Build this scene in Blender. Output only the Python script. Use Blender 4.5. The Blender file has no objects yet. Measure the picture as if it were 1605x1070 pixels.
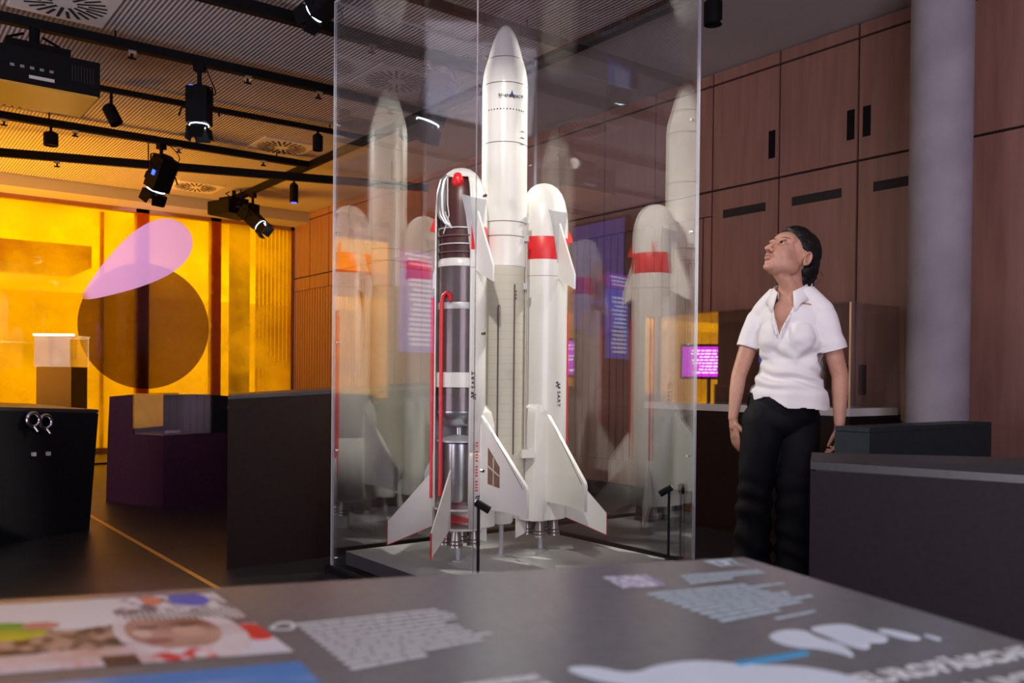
import bpy, bmesh, math, random
import numpy as np
from mathutils import Vector, Matrix, noise
random.seed(7)
SC = bpy.context.scene
COL = SC.collection
R = math.radians
V = Vector

# ------------------------------------------------------------------ camera
cd = bpy.data.cameras.new('camera'); cam = bpy.data.objects.new('camera', cd); COL.objects.link(cam)
CAMZ = 0.95
ro, pi_ = R(0.54), R(0.7)
Fh = V((0.6073, 0.7945, 0)).normalized(); Rh = V((Fh.y, -Fh.x, 0))
fw = Fh*math.cos(pi_) - V((0, 0, math.sin(pi_))); up0 = Fh*math.sin(pi_) + V((0, 0, math.cos(pi_)))
rr = Rh*math.cos(ro) + up0*math.sin(ro); uu = up0*math.cos(ro) - Rh*math.sin(ro)
cam.matrix_world = Matrix(((rr.x, uu.x, -fw.x, 0), (rr.y, uu.y, -fw.y, 0), (rr.z, uu.z, -fw.z, CAMZ), (0, 0, 0, 1)))
cd.sensor_width = 36; cd.lens = 36*1375/1605; cd.shift_y = (613-535)/1605; cd.clip_start = 0.05; cd.clip_end = 200
cd.dof.use_dof = True; cd.dof.focus_distance = 4.2; cd.dof.aperture_fstop = 5.0
SC.camera = cam
# ------------------------------------------------------------------ world, exposure
SC.view_settings.view_transform = 'Standard'; SC.view_settings.look = 'None'
SC.view_settings.gamma = 1; SC.view_settings.use_curve_mapping = False; SC.view_settings.exposure = 0.0
SC.cycles.use_denoising = True
SC.cycles.max_bounces = 10; SC.cycles.transparent_max_bounces = 24; SC.cycles.glossy_bounces = 6
SC.cycles.sample_clamp_indirect = 4; SC.cycles.caustics_reflective = False; SC.cycles.caustics_refractive = False
w = bpy.data.worlds.new('sky'); SC.world = w; w.use_nodes = True
w.node_tree.nodes['Background'].inputs[0].default_value = (1.0, 0.97, 0.9, 1); w.node_tree.nodes['Background'].inputs[1].default_value = 2.1

def light(name, kind, loc, target, energy, color=(1, 1, 1), size=0.1, angle=30, blend=0.5, sizey=None):
    ld = bpy.data.lights.new(name, kind); ld.energy = energy; ld.color = color
    if kind == 'SPOT': ld.spot_size = R(angle); ld.spot_blend = blend; ld.shadow_soft_size = size
    elif kind == 'AREA':
        ld.size = size
        if sizey: ld.shape = 'RECTANGLE'; ld.size_y = sizey
    else: ld.shadow_soft_size = size
    o = bpy.data.objects.new(name, ld); COL.objects.link(o); o.location = loc
    o.rotation_euler = (V(target)-V(loc)).to_track_quat('-Z', 'Y').to_euler()
    return o
WARM = (1, 0.93, 0.82); COOL = (0.93, 0.95, 1)
# the exhibition spotlights that light the launcher, the visitor and the tables
light('spot_on_launcher_front', 'SPOT', (0.9, 1.7, 3.0), (2.55, 3.4, 1.45), 300, WARM, 0.05, 42, 0.5)
light('spot_on_launcher_right', 'SPOT', (3.84, 1.2, 3.05), (2.55, 3.4, 1.2), 120, WARM, 0.05, 34, 0.3)
light('spot_on_launcher_back', 'SPOT', (1.9, 6.0, 3.0), (2.52, 3.45, 1.6), 1150, WARM, 0.05, 40, 0.3)
light('spot_on_launcher_side', 'SPOT', (4.9, 3.0, 3.1), (2.6, 3.4, 1.6), 800, WARM, 0.05, 44, 0.3)
light('spot_lilac_projection', 'SPOT', (2.45, 8.85, 2.75), (3.05, 11.8, 2.35), 330, (0.55, 0.48, 1.0), 0.03, 31, 0.2)
light('spot_on_visitor', 'SPOT', (1.15, 1.55, 3.05), (3.62, 2.58, 1.25), 120, (1, 0.94, 0.9), 0.05, 22, 0.6)
light('spot_on_table', 'SPOT', (0.3, -1.0, 3.05), (0.55, 0.5, 0.7), 32, COOL, 0.1, 60, 0.8)
light('spot_purple', 'SPOT', (-0.5, 4.2, 2.9), (1.7, 7.0, 0.4), 150, (0.7, 0.15, 0.8), 0.1, 30, 0.8)
light('spot_violet_wall', 'SPOT', (2.2, -1.2, 2.9), (5.1, 2.3, 1.9), 60, (0.8, 0.55, 1.0), 0.1, 60, 0.9)
light('spot_on_floor', 'SPOT', (2.4, 8.6, 3.0), (1.9, 5.6, 0), 60, WARM, 0.05, 24, 0.5)
# added soft fill washes, kept out of view, with no fixture in the room
light('wash_up', 'AREA', (0.2, -1.8, 1.3), (2.8, 3.0, 3.6), 130, (0.95, 0.84, 0.97), 2.5)
light('wash_ceiling', 'AREA', (-2.3, 4.2, 0.3), (1.2, 5.0, 3.3), 200, (1, 0.85, 0.97), 3.6)
light('wash_wall', 'AREA', (1.2, -2.6, 2.6), (5.1, 4.6, 1.6), 18, (0.92, 0.82, 0.95), 1.6)
aw_ = light('amber_wash', 'AREA', (-0.6, 10.3, 0.5), (2.6, 10.9, 3.3), 170, (1, 0.38, 0.02), 3.0, sizey=0.6); aw_.data.spread = R(95)

# ------------------------------------------------------------------ materials
def nodes(m):
    m.use_nodes = True; nt = m.node_tree; return nt, nt.nodes, nt.links
def mat(name, col, rough=0.5, metal=0.0, spec=0.5, nscale=0, namt=0.1, bump=0, bscale=None, coat=0, stretch=None, emit=None, estr=0, sheen=0, sub=0):
    m = bpy.data.materials.new(name); nt, N, L = nodes(m); b = N['Principled BSDF']
    b.inputs['Base Color'].default_value = (*col, 1); b.inputs['Roughness'].default_value = rough
    b.inputs['Metallic'].default_value = metal; b.inputs['Specular IOR Level'].default_value = spec
    if coat: b.inputs['Coat Weight'].default_value = coat; b.inputs['Coat Roughness'].default_value = 0.08
    if sub: b.inputs['Subsurface Weight'].default_value = sub; b.inputs['Subsurface Radius'].default_value = (0.012, 0.005, 0.003); b.inputs['Subsurface Scale'].default_value = 1
    if emit: b.inputs['Emission Color'].default_value = (*emit, 1); b.inputs['Emission Strength'].default_value = estr
    if nscale or bump:
        tc = N.new('ShaderNodeTexCoord'); mp = N.new('ShaderNodeMapping'); L.new(tc.outputs['Object'], mp.inputs[0])
        if stretch: mp.inputs['Scale'].default_value = stretch
        nz = N.new('ShaderNodeTexNoise'); nz.inputs['Scale'].default_value = nscale or bscale; nz.inputs['Detail'].default_value = 5
        L.new(mp.outputs[0], nz.inputs[0])
        if namt:
            cr = N.new('ShaderNodeValToRGB'); cr.color_ramp.elements[0].position = 0.3; cr.color_ramp.elements[1].position = 0.7
            cr.color_ramp.elements[0].color = (*[max(0, c*(1-namt)) for c in col], 1); cr.color_ramp.elements[1].color = (*[min(1, c*(1+namt)) for c in col], 1)
            L.new(nz.outputs[0], cr.inputs[0]); L.new(cr.outputs[0], b.inputs['Base Color'])
        if bump:
            bp = N.new('ShaderNodeBump'); bp.inputs['Strength'].default_value = bump; bp.inputs['Distance'].default_value = 0.01
            n2 = N.new('ShaderNodeTexNoise'); n2.inputs['Scale'].default_value = bscale or nscale*3; L.new(mp.outputs[0], n2.inputs[0])
            L.new(n2.outputs[0], bp.inputs['Height']); L.new(bp.outputs[0], b.inputs['Normal'])
    return m
def glassmat(name, base=0.12, tint=(0.97, 0.975, 0.98), gcol=(1, 1, 1)):
    m = bpy.data.materials.new(name); nt, N, L = nodes(m); N.remove(N['Principled BSDF'])
    tr = N.new('ShaderNodeBsdfTransparent'); tr.inputs[0].default_value = (*tint, 1)
    gl = N.new('ShaderNodeBsdfGlossy'); gl.inputs['Roughness'].default_value = 0.0; gl.inputs[0].default_value = (*gcol, 1)
    lw = N.new('ShaderNodeLayerWeight'); lw.inputs[0].default_value = 0.5
    pw = N.new('ShaderNodeMath'); pw.operation = 'POWER'; pw.inputs[1].default_value = 4; L.new(lw.outputs['Facing'], pw.inputs[0])
    ma = N.new('ShaderNodeMath'); ma.operation = 'MULTIPLY_ADD'; ma.inputs[1].default_value = 0.8; ma.inputs[2].default_value = base; L.new(pw.outputs[0], ma.inputs[0])
    mx = N.new('ShaderNodeMixShader'); L.new(ma.outputs[0], mx.inputs[0]); L.new(tr.outputs[0], mx.inputs[1]); L.new(gl.outputs[0], mx.inputs[2])
    L.new(mx.outputs[0], N['Material Output'].inputs[0]); return m
def filmmat(name, tint, diffuse, dfac, gloss=0.05, mottle=None):
    m = bpy.data.materials.new(name); nt, N, L = nodes(m); N.remove(N['Principled BSDF'])
    tr = N.new('ShaderNodeBsdfTransparent'); tr.inputs[0].default_value = (*tint, 1)
    tl = N.new('ShaderNodeBsdfTranslucent'); tl.inputs[0].default_value = (*diffuse, 1)
    gl = N.new('ShaderNodeBsdfGlossy'); gl.inputs['Roughness'].default_value = 0.02
    m1 = N.new('ShaderNodeMixShader'); m1.inputs[0].default_value = dfac; L.new(tr.outputs[0], m1.inputs[1]); L.new(tl.outputs[0], m1.inputs[2])
    if mottle:
        tc = N.new('ShaderNodeTexCoord'); nz = N.new('ShaderNodeTexNoise'); nz.inputs['Scale'].default_value = mottle; nz.inputs['Detail'].default_value = 4
        mr = N.new('ShaderNodeMapRange'); mr.inputs['From Min'].default_value = 0.35; mr.inputs['From Max'].default_value = 0.65
        mr.inputs['To Min'].default_value = max(0, dfac-0.25); mr.inputs['To Max'].default_value = min(1, dfac+0.25)
        L.new(tc.outputs['Object'], nz.inputs[0]); L.new(nz.outputs[0], mr.inputs[0]); L.new(mr.outputs[0], m1.inputs[0])
    m2 = N.new('ShaderNodeMixShader'); m2.inputs[0].default_value = gloss; L.new(m1.outputs[0], m2.inputs[1]); L.new(gl.outputs[0], m2.inputs[2])
    L.new(m2.outputs[0], N['Material Output'].inputs[0]); return m
def emat(name, col, s):
    m = bpy.data.materials.new(name); nt, N, L = nodes(m); b = N['Principled BSDF']; b.inputs['Base Color'].default_value = (0.02, 0.02, 0.02, 1)
    b.inputs['Emission Color'].default_value = (*col, 1); b.inputs['Emission Strength'].default_value = s; return m
def vcolmat(name, rough=0.35):
    m = bpy.data.materials.new(name); nt, N, L = nodes(m); b = N['Principled BSDF']; a = N.new('ShaderNodeVertexColor'); a.layer_name = 'print'
    L.new(a.outputs[0], b.inputs['Base Color']); b.inputs['Roughness'].default_value = rough; return m

M = {}
M['wood'] = mat('beech_veneer', (0.28, 0.145, 0.11), 0.45, nscale=3.2, namt=0.16, stretch=(6, 6, 0.5), bump=0.05, bscale=40)
M['dark_gap'] = mat('shadow_gap', (0.012, 0.009, 0.008), 0.8)
M['black'] = mat('black_lacquer', (0.006, 0.006, 0.008), 0.5, spec=0.2, nscale=60, namt=0.3)
M['blacktop'] = mat('black_top', (0.03, 0.03, 0.034), 0.4, nscale=60, namt=0.15)
M['bluegray'] = mat('blue_grey_board', (0.02, 0.03, 0.036), 0.6, spec=0.2, nscale=40, namt=0.1)
M['table'] = mat('grey_laminate', (0.165, 0.18, 0.19), 0.24, nscale=80, namt=0.08)
M['concrete'] = mat('concrete', (0.3, 0.28, 0.31), 0.8, nscale=5, namt=0.12, bump=0.1, bscale=60)
M['ceil'] = mat('painted_ceiling', (0.42, 0.4, 0.4), 0.8, nscale=3, namt=0.03)
M['plate'] = mat('white_vent_metal', (0.6, 0.58, 0.55), 0.5, nscale=20, namt=0.03)
M['metalblack'] = mat('matt_black_metal', (0.004, 0.004, 0.005), 0.6, spec=0.12, nscale=50, namt=0.2)
M['chrome'] = mat('brushed_steel', (0.75, 0.75, 0.76), 0.18, 1.0, nscale=50, namt=0.05)
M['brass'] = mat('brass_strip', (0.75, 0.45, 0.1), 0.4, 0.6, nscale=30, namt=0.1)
M['glass'] = glassmat('case_glass', 0.07); M['glass_back'] = glassmat('rear_case_glass', 0.20)
M['glass_edge'] = mat('polished_glass_edge', (0.75, 0.78, 0.85), 0.15, nscale=30, namt=0.05)
M['glass_edge'].node_tree.nodes['Principled BSDF'].inputs['Alpha'].default_value = 0.4
M['front_edge'] = mat('front_glass_edge', (0.25, 0.22, 0.26), 0.2, nscale=30, namt=0.05); M['front_edge'].node_tree.nodes['Principled BSDF'].inputs['Alpha'].default_value = 0.5
M['glass2'] = glassmat('vitrine_glass', 0.14)
M['white'] = mat('white_gloss_paint', (0.80, 0.79, 0.75), 0.28, nscale=4, namt=0.02, coat=0.25)
M['warm_white'] = mat('bare_foam_beige', (0.55, 0.53, 0.44), 0.5, nscale=6, namt=0.04)
M['ring'] = mat('brown_ring', (0.12, 0.08, 0.07), 0.5, nscale=30, namt=0.1)
M['red'] = mat('red_paint', (0.75, 0.015, 0.02), 0.35, nscale=10, namt=0.05)
M['silver'] = mat('tank_silver', (0.62, 0.64, 0.65), 0.28, 0.9, nscale=8, namt=0.06)
M['smoke'] = mat('smoked_tank', (0.16, 0.13, 0.135), 0.2, 0.3, nscale=8, namt=0.1)
M['maroon'] = mat('dark_interior', (0.07, 0.02, 0.02), 0.35, 0.1, nscale=12, namt=0.15)
M['pole'] = mat('grey_pole', (0.55, 0.56, 0.57), 0.4, 0.3, nscale=20, namt=0.05)
M['platform_side'] = mat('platform_side_dark', (0.05, 0.045, 0.055), 0.5, nscale=20, namt=0.1); M['platform'] = mat('platform_grey', (0.46, 0.47, 0.46), 0.4, nscale=5, namt=0.08)
M['nozzle'] = mat('nozzle_metal', (0.36, 0.33, 0.31), 0.35, 0.8, nscale=20, namt=0.15)
M['navy'] = mat('navy_ink', (0.02, 0.03, 0.12), 0.5, nscale=20, namt=0.1)
M['ink'] = mat('black_ink', (0.02, 0.02, 0.02), 0.5, nscale=20, namt=0.1)
M['print_white'] = mat('white_print', (0.72, 0.76, 0.76), 0.4, nscale=20, namt=0.03)
M['print_ice'] = mat('ice_blue_print', (0.55, 0.72, 0.80), 0.4, nscale=20, namt=0.03)
M['print_map'] = mat('pale_blue_print', (0.68, 0.78, 0.88), 0.4, nscale=20, namt=0.03)
M['print_blue'] = mat('cyan_print', (0.05, 0.36, 0.65), 0.4, nscale=20, namt=0.03)
M['picture'] = vcolmat('printed_picture')
M['floor'] = mat('slate_tile', (0.022, 0.02, 0.02), 0.36, nscale=2.5, namt=0.3, bump=0.05, bscale=20)
M['grout'] = mat('dark_joint', (0.012, 0.011, 0.01), 0.7, nscale=20, namt=0.1)
M['amber_light_under'] = mat('projector_belly', (0.75, 0.40, 0.05), 0.3, nscale=6, namt=0.05)  # amber light on the projector's underside is put into this colour
M['lens'] = emat('lit_lens', (0.75, 0.95, 1.0), 6)
M['blue_led'] = emat('blue_led', (0.05, 0.12, 1.0), 2.5)

# ------------------------------------------------------------------ geometry helpers
class MB:
    def __init__(s): s.bm = bmesh.new()
    def _add(s, verts, faces):
        vs = [s.bm.verts.new(v) for v in verts]
        for f in faces:
            try: s.bm.faces.new([vs[i] for i in f])
            except ValueError: pass
        return vs
    def hexa(s, b4, t4):
        s._add([V(p) for p in b4]+[V(p) for p in t4], [(3, 2, 1, 0), (4, 5, 6, 7), (0, 1, 5, 4), (1, 2, 6, 5), (2, 3, 7, 6), (3, 0, 4, 7)]); return s
    def box(s, c, d, rot=None):
        h = V(d)/2; c = V(c); P = [V((sx*h.x, sy*h.y, sz*h.z)) for sz in (-1, 1) for sx, sy in ((-1, -1), (1, -1), (1, 1), (-1, 1))]
        if rot: P = [rot @ p for p in P]
        P = [c+p for p in P]; return s.hexa(P[:4], P[4:])
    def lim(s, a, b): a, b = V(a), V(b); return s.box((a+b)/2, b-a)
    def tube(s, pts, rad, n=10, caps=True):
        pts = [V(p) for p in pts]; rad = rad if hasattr(rad, '__len__') else [rad]*len(pts); rings = []; prev = None
        for i, p in enumerate(pts):
            t = (pts[min(i+1, len(pts)-1)]-pts[max(i-1, 0)]).normalized()
            if prev is None: a = t.orthogonal().normalized()
            else: a = (prev - t*prev.dot(t)).normalized()
            prev = a; b = t.cross(a)
            rings.append([s.bm.verts.new(p+(a*math.cos(2*math.pi*k/n)+b*math.sin(2*math.pi*k/n))*rad[i]) for k in range(n)])
        for i in range(len(rings)-1):
            for k in range(n): s.bm.faces.new((rings[i][k], rings[i][(k+1) % n], rings[i+1][(k+1) % n], rings[i+1][k]))
        if caps: s.bm.faces.new(list(reversed(rings[0]))); s.bm.faces.new(rings[-1])
        return s
    def lathe(s, prof, c=(0, 0, 0), n=48, a0=0, a1=360, sx=1, sy=1, xf=None, caps=True):
        full = abs(a1-a0-360) < 1e-6; m = n if full else n+1; rings = []; c = V(c)
        for r, z in prof:
            ring = []
            for k in range(m):
                a = R(a0+(a1-a0)*k/n); p = V((r*math.cos(a)*sx, r*math.sin(a)*sy, z))
                ring.append(s.bm.verts.new((xf @ p if xf else p)+c))
            rings.append(ring)
        for i in range(len(rings)-1):
            for k in range(n if full else n):
                k2 = (k+1) % m
                s.bm.faces.new((rings[i][k], rings[i][k2], rings[i+1][k2], rings[i+1][k]))
        if caps and full:
            if prof[0][0] > 1e-6: s.bm.faces.new(list(reversed(rings[0])))
            if prof[-1][0] > 1e-6: s.bm.faces.new(rings[-1])
        bmesh.ops.remove_doubles(s.bm, verts=s.bm.verts, dist=1e-6); return s
    def plate(s, pts, nrm, t):
        nrm = V(nrm).normalized()*t/2; n = len(pts)
        s._add([V(p)+nrm for p in pts]+[V(p)-nrm for p in pts], [tuple(range(n)), tuple(range(2*n-1, n-1, -1))]+[(i, n+i, n+(i+1) % n, (i+1) % n) for i in range(n)]); return s
    def sph(s, c, r, n=16):
        r = r if hasattr(r, '__len__') else (r, r, r)
        bmesh.ops.create_uvsphere(s.bm, u_segments=n, v_segments=n//2+2, radius=1, matrix=Matrix.Translation(V(c)) @ Matrix.Diagonal((*r, 1))); return s
    def bevel(s, w, seg=2):
        bmesh.ops.bevel(s.bm, geom=[e for e in s.bm.edges if len(e.link_faces) == 2 and e.calc_face_angle() > 0.5], offset=w, segments=seg, affect='EDGES', profile=0.5, clamp_overlap=True); return s
    def done(s, name, m, parent=None, smooth=False, offset=None):
        bmesh.ops.recalc_face_normals(s.bm, faces=s.bm.faces)
        me = bpy.data.meshes.new(name); s.bm.to_mesh(me); s.bm.free()
        me.materials.append(M[m] if isinstance(m, str) else m)
        if smooth:
            for p in me.polygons: p.use_smooth = True
            try: me.set_sharp_from_angle(angle=R(35))
            except Exception: pass
        o = bpy.data.objects.new(name, me); COL.objects.link(o)
        if parent: o.parent = parent
        return o
def tag(o, label=None, cat=None, group=None, kind=None):
    if label: o['label'] = label
    if cat: o['category'] = cat
    if group: o['group'] = group
    if kind: o['kind'] = kind
    return o
def empty(name, loc=(0, 0, 0), rz=0, label=None, cat=None, group=None, parent=None):
    o = bpy.data.objects.new(name, None); COL.objects.link(o); o.location = loc; o.rotation_euler = (0, 0, rz); o.empty_display_size = 0.05
    if parent: o.parent = parent
    return tag(o, label, cat, group)
def copy_tree(o, parent=None):
    c = o.copy(); COL.objects.link(c); c.parent = parent
    for ch in list(o.children): copy_tree(ch, c)
    return c
def struct(o): o['kind'] = 'structure'; return o
def inst(o, loc, parent, rz=0):
    c = o.copy(); COL.objects.link(c); c.parent = parent; c.location = loc; c.rotation_euler = (0, 0, rz); return c

# ------------------------------------------------------------------ room shell
XW, YW, ZC = 5.1, 11.82, 3.23          # cabinet wall, window wall, ceiling
XL, YB = -7.5, -4.0
fl = struct(MB().lim((XL-0.1, YB-0.1, -0.12), (XW+0.25, YW+0.1, -0.006)).done('floor', 'grout'))
tile_cache = {}
k = 0
for ix in range(-6, 5):
    for iy in range(-3, 12):
        x0, y0 = 1.35+ix*1.2, 0.2+iy*1.2
        x1, y1 = min(x0+1.2, XW-0.01), min(y0+1.2, YW)
        if x0 > XW-0.02 or y0 > YW-0.02 or x0 < XL: continue
        g = 0.002
        key = (round(x1-x0, 3), round(y1-y0, 3))
        if key not in tile_cache:
            t = MB().lim((g, g, -0.006), (key[0]-g, key[1]-g, 0)).done('floor_tile', 'floor', fl); tile_cache[key] = t; t.location = (x0, y0, 0)
        else: inst(tile_cache[key], (x0, y0, 0), fl)
# brass joint strip running through the floor
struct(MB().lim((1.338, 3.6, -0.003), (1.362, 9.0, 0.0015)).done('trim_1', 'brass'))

def shellwall(name, a, b, m='ceil'): return struct(MB().lim(a, b).done(name, m))
shellwall('wall_back', (XL-0.1, YB-0.1, 0), (XW+0.3, YB, 3.4), 'bluegray')
shellwall('wall_left', (XL-0.1, YB, 0), (XL, YW, 3.4), 'bluegray')
shellwall('wall_right', (XW+0.03, YB, 0), (XW+0.25, YW+0.1, 3.4), 'dark_gap')

# ribbed suspended ceiling: fine corrugation running along Y
rib = mat('ribbed_ceiling_metal', (0.40, 0.38, 0.385), 0.6); nt, N, L = nodes(rib)
tc = N.new('ShaderNodeTexCoord'); wv = N.new('ShaderNodeTexWave'); wv.bands_direction = 'X'; wv.inputs['Scale'].default_value = 11.0
wv.inputs['Distortion'].default_value = 0; L.new(tc.outputs['Object'], wv.inputs[0])
cr = N.new('ShaderNodeValToRGB'); cr.color_ramp.elements[0].color = (0.33, 0.32, 0.325, 1); cr.color_ramp.elements[1].color = (0.47, 0.45, 0.455, 1); cr.color_ramp.elements[0].position = 0.1; cr.color_ramp.elements[1].position = 0.75
L.new(wv.outputs[0], cr.inputs[0]); L.new(cr.outputs[0], N['Principled BSDF'].inputs['Base Color'])
bp = N.new('ShaderNodeBump'); bp.inputs['Distance'].default_value = 0.006; L.new(wv.outputs[0], bp.inputs['Height']); L.new(bp.outputs[0], N['Principled BSDF'].inputs['Normal'])
ce = struct(MB().lim((XL-0.1, YB-0.1, ZC+0.06), (XW+0.25, YW+0.1, ZC+0.3)).done('ceiling', 'ceil'))
for i in range(9):
    y0 = YB+i*1.7; y1 = min(y0+1.7, 11.29)
    o = MB().lim((XL, y0+0.001, ZC), (3.99, y1-0.001, ZC+0.03)).done('ceiling_panel', rib, ce)
MB().lim((4.05, YB, ZC), (XW+0.05, 11.29, ZC+0.05)).done('ceiling_border', 'ceil', ce)
MB().lim((XL, 11.31, ZC-0.14), (XW+0.05, YW+0.1, ZC+0.05)).done('ceiling_bulkhead', 'ceil', ce)

# ------------------------------------------------------------------ cabinet wall (plane X = 5.1)
wr = empty('cabinet_wall', (XW, 0, 0), 0, 'tall built-in wall of reddish beech cabinet doors with black slot handles', 'cabinet')
G = 0.008
def door(y0, y1, z0, z1, nm='door', parent=wr):
    return MB().lim((0, y0+G, z0+G), (0.022, y1-G, z1-G)).bevel(0.0015, 1).done(nm, 'wood', parent)
mods = [-3.9+0.585*i for i in range(0, 27)]
MODY = [2.51-0.585*k for k in range(11, 0, -1)]+[2.51, 3.1, 3.687, 4.265, 4.84, 5.417, 6.008, 6.59, 7.17, 7.75, 8.34, 8.92, 9.5, 10.1, 10.68, 11.26, 11.8]
for i in range(len(MODY)-1):
    y0, y1 = MODY[i], MODY[i+1]
    door(y0, y1, 3.13, 3.225, 'frieze_panel')
    if y1 <= 2.52:
        door(y0, y1, 2.357, 3.13, 'panel'); door(y0, y1, 0.1, 2.357, 'panel'); continue
    slatted = (4.3 < (y0+y1)/2 < 6.1) or y0 > 9.0
    up = door(y0, y1, 2.357, 3.13)
    if not slatted:
        lo = door(y0, y1, 0.1, 2.357)
        c = (y0+y1)/2
        if y1 < 4.5: MB().lim((-0.002, c-0.185, 2.145), (0.004, c+0.185, 2.205)).done('vent_slot', 'dark_gap', lo)
    else:
        n = 7; wd = (y1-y0)/n
        door(y0, y1, 2.17, 2.357, 'rail'); door(y0, y1, 0.1, 0.3, 'rail')
        for q in range(n):
            MB().lim((0, y0+q*wd+0.007, 0.3), (0.022, y0+(q+1)*wd-0.007, 2.17)).done('slat', 'wood', wr)
def slot(y, z0, z1):
    MB().lim((-0.003, y-0.026, z0), (0.004, y+0.026, z1)).bevel(0.004, 1).done('handle_slot', 'metalblack', wr)
for y in (3.15, 3.04, 3.745): slot(y, 2.5, 2.69)
for y in (3.15, 3.045, 3.745): slot(y, 0.88, 1.07)
for p in wr.children: p['kind'] = 'thing'
for p in wr.children: del p['kind']
struct(MB().lim((XW-0.01, YB, 0), (XW+0.03, YW, 0.1)).done('baseboard_right', 'dark_gap'))

# concrete column
co = struct(MB().lathe([(0.158, 0), (0.158, 3.225)], (4.76, 2.40, 0), 64).done('column', 'concrete', smooth=True))

# ------------------------------------------------------------------ window wall (plane Y = 11.82)
M['film'] = filmmat('amber_window_film', (1.0, 0.66, 0.01), (1.0, 0.62, 0.02), 0.30, 0.04, mottle=1.3)
M['film_disc'] = filmmat('brown_amber_film', (0.52, 0.44, 0.5), (0.35, 0.26, 0.06), 0.2, 0.03)
M['lilac_light_film'] = filmmat('projected_lilac_film', (0.8, 0.8, 1.0), (0.66, 0.42, 0.85), 0.5, 0.03)  # projected lilac light spot, laid on the pane as a coloured sheet
nt, N, L = nodes(M['lilac_light_film']); dfn = N.new('ShaderNodeBsdfDiffuse'); dfn.inputs[0].default_value = (0.75, 0.6, 0.85, 1)
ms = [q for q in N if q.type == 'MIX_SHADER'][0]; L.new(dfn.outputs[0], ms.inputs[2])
M['frame'] = mat('brown_window_frame', (0.30, 0.15, 0.05), 0.5, nscale=20, namt=0.1)
W1 = struct(empty('window_1', (0, YW, 0)))
mull = [(-7.5, -7.4), (-5.6, -5.5), (-3.6, -3.5), (-1.6, -1.5), (0.35, 0.45), (2.975, 3.135), (3.92, 4.06), (5.05, 5.1)]
for a, b in mull: MB().lim((a, -0.04, 0.06), (b, 0.06, 3.09)).done('mullion', 'frame', W1)
MB().lim((2.56, -0.02, 0.06), (2.60, 0.03, 3.0)).done('mullion', 'frame', W1)
MB().lim((XL, -0.05, 0.0), (5.1, 0.08, 0.06)).done('sill_rail', 'frame', W1)
MB().lim((XL, -0.04, 3.04), (5.1, 0.06, 3.1)).done('head_rail', 'frame', W1)
for i in range(len(mull)-1):
    MB().lim((mull[i][0]+0.001, -0.056, 0.06), (mull[i+1][0]-0.001, -0.052, 3.04)).done('window_pane', 'film', W1)
def ell(cx, cz, rx, rz, ang, n=72, y=0, egg=0):
    out = []
    for k in range(n):
        a = 2*math.pi*k/n; u = rx*math.cos(a); v = rz*math.sin(a)*(1+egg*math.cos(a)); c, s_ = math.cos(ang), math.sin(ang)
        out.append(V((cx+u*c-v*s_, y, cz+u*s_+v*c)))
    return out
MB().plate(ell(3.09, 1.60, 0.80, 0.80, 0, y=-0.062), (0, 1, 0), 0.004).done('disc_film', 'film_disc', W1)['label'] = 'large dark amber disc on the glass'
MB().plate(ell(2.98, 2.40, 0.80, 0.30, 0.66, y=-0.070, egg=0.55), (0, 1, 0), 0.004).done('projected_oval', 'lilac_light_film', W1)['label'] = 'lilac pointed oval of projected light, laid on the glass as film'
# outside
M['facade'] = mat('pale_render_outside', (0.75, 0.74, 0.7), 0.9, nscale=1.2, namt=0.35)
M['paving'] = mat('outdoor_paving', (0.55, 0.52, 0.48), 0.9, nscale=2, namt=0.2)
struct(MB().lim((-25, 12.1, -0.15), (25, 30, -0.05)).done('ground_outside', 'paving'))
struct(MB().lim((-25, 19, -0.05), (25, 19.2, 2.6)).done('wall_outside', 'facade'))
struct(MB().lim((-12, 13.2, 2.45), (2.75, 14.6, 2.75)).done('canopy_outside', mat('canopy_underside', (0.35, 0.3, 0.22), 0.9, nscale=3, namt=0.2)))
struct(MB().lathe([(0.15, -0.05), (0.15, 3.6)], (4.72, 12.9, 0), 32).done('column_outside', mat('outdoor_concrete', (0.22, 0.24, 0.2), 0.9, nscale=4, namt=0.1), smooth=True))
sp = empty('reflected_slats', (5.25, 12.7, -0.05), 0, 'vertical timber slats added outside the amber window to stand for a reflection in its glass', 'screen')  # slats added outside the pane in place of a reflection in the glass
for q in range(16): MB().lim((-0.35+q*0.062, 0, 0), (-0.35+q*0.062+0.042, 0.03, 3.4)).done('slat', 'wood', sp)

# ------------------------------------------------------------------ ceiling diffusers, rails, lamps
dp = MB()
dv = empty('ceiling_diffuser', (1.08, 5.93, ZC), 0)
MB().lim((-0.27, -0.27, -0.012), (0.27, 0.27, 0)).bevel(0.004, 1).done('plate', 'plate', dv)
s0 = MB().lim((0.07, -0.009, -0.015), (0.15, 0.009, -0.011)).done('slot', 'dark_gap', dv)
s1 = MB().lim((0.13, -0.009, -0.015), (0.235, 0.009, -0.011)).done('slot', 'dark_gap', dv)
for k in range(1, 12): inst(s0, (0, 0, 0), dv, R(30*k))
s1.rotation_euler = (0, 0, R(15))
for k in range(1, 24):
    if k % 2 == 0: inst(s1, (0, 0, 0), dv, R(15+15*k))
    else:
        inst(s1, (0, 0, 0), dv, R(15+15*k))
DL = [(1.08, 5.93, 'square white swirl diffuser at the top, beyond the first track on the projector side'),
      (3.36, 5.88, 'square swirl diffuser seen through the glass case behind the big profile spotlight'),
      (1.14, 8.24, 'amber-lit swirl diffuser half hidden under the large projector'),
      (3.44, 8.27, 'amber-lit swirl diffuser between two tracks, beside a small black can lamp'),
      (3.36, 10.65, 'farthest swirl diffuser, glowing amber near the window beside the dark far projector')]
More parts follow.
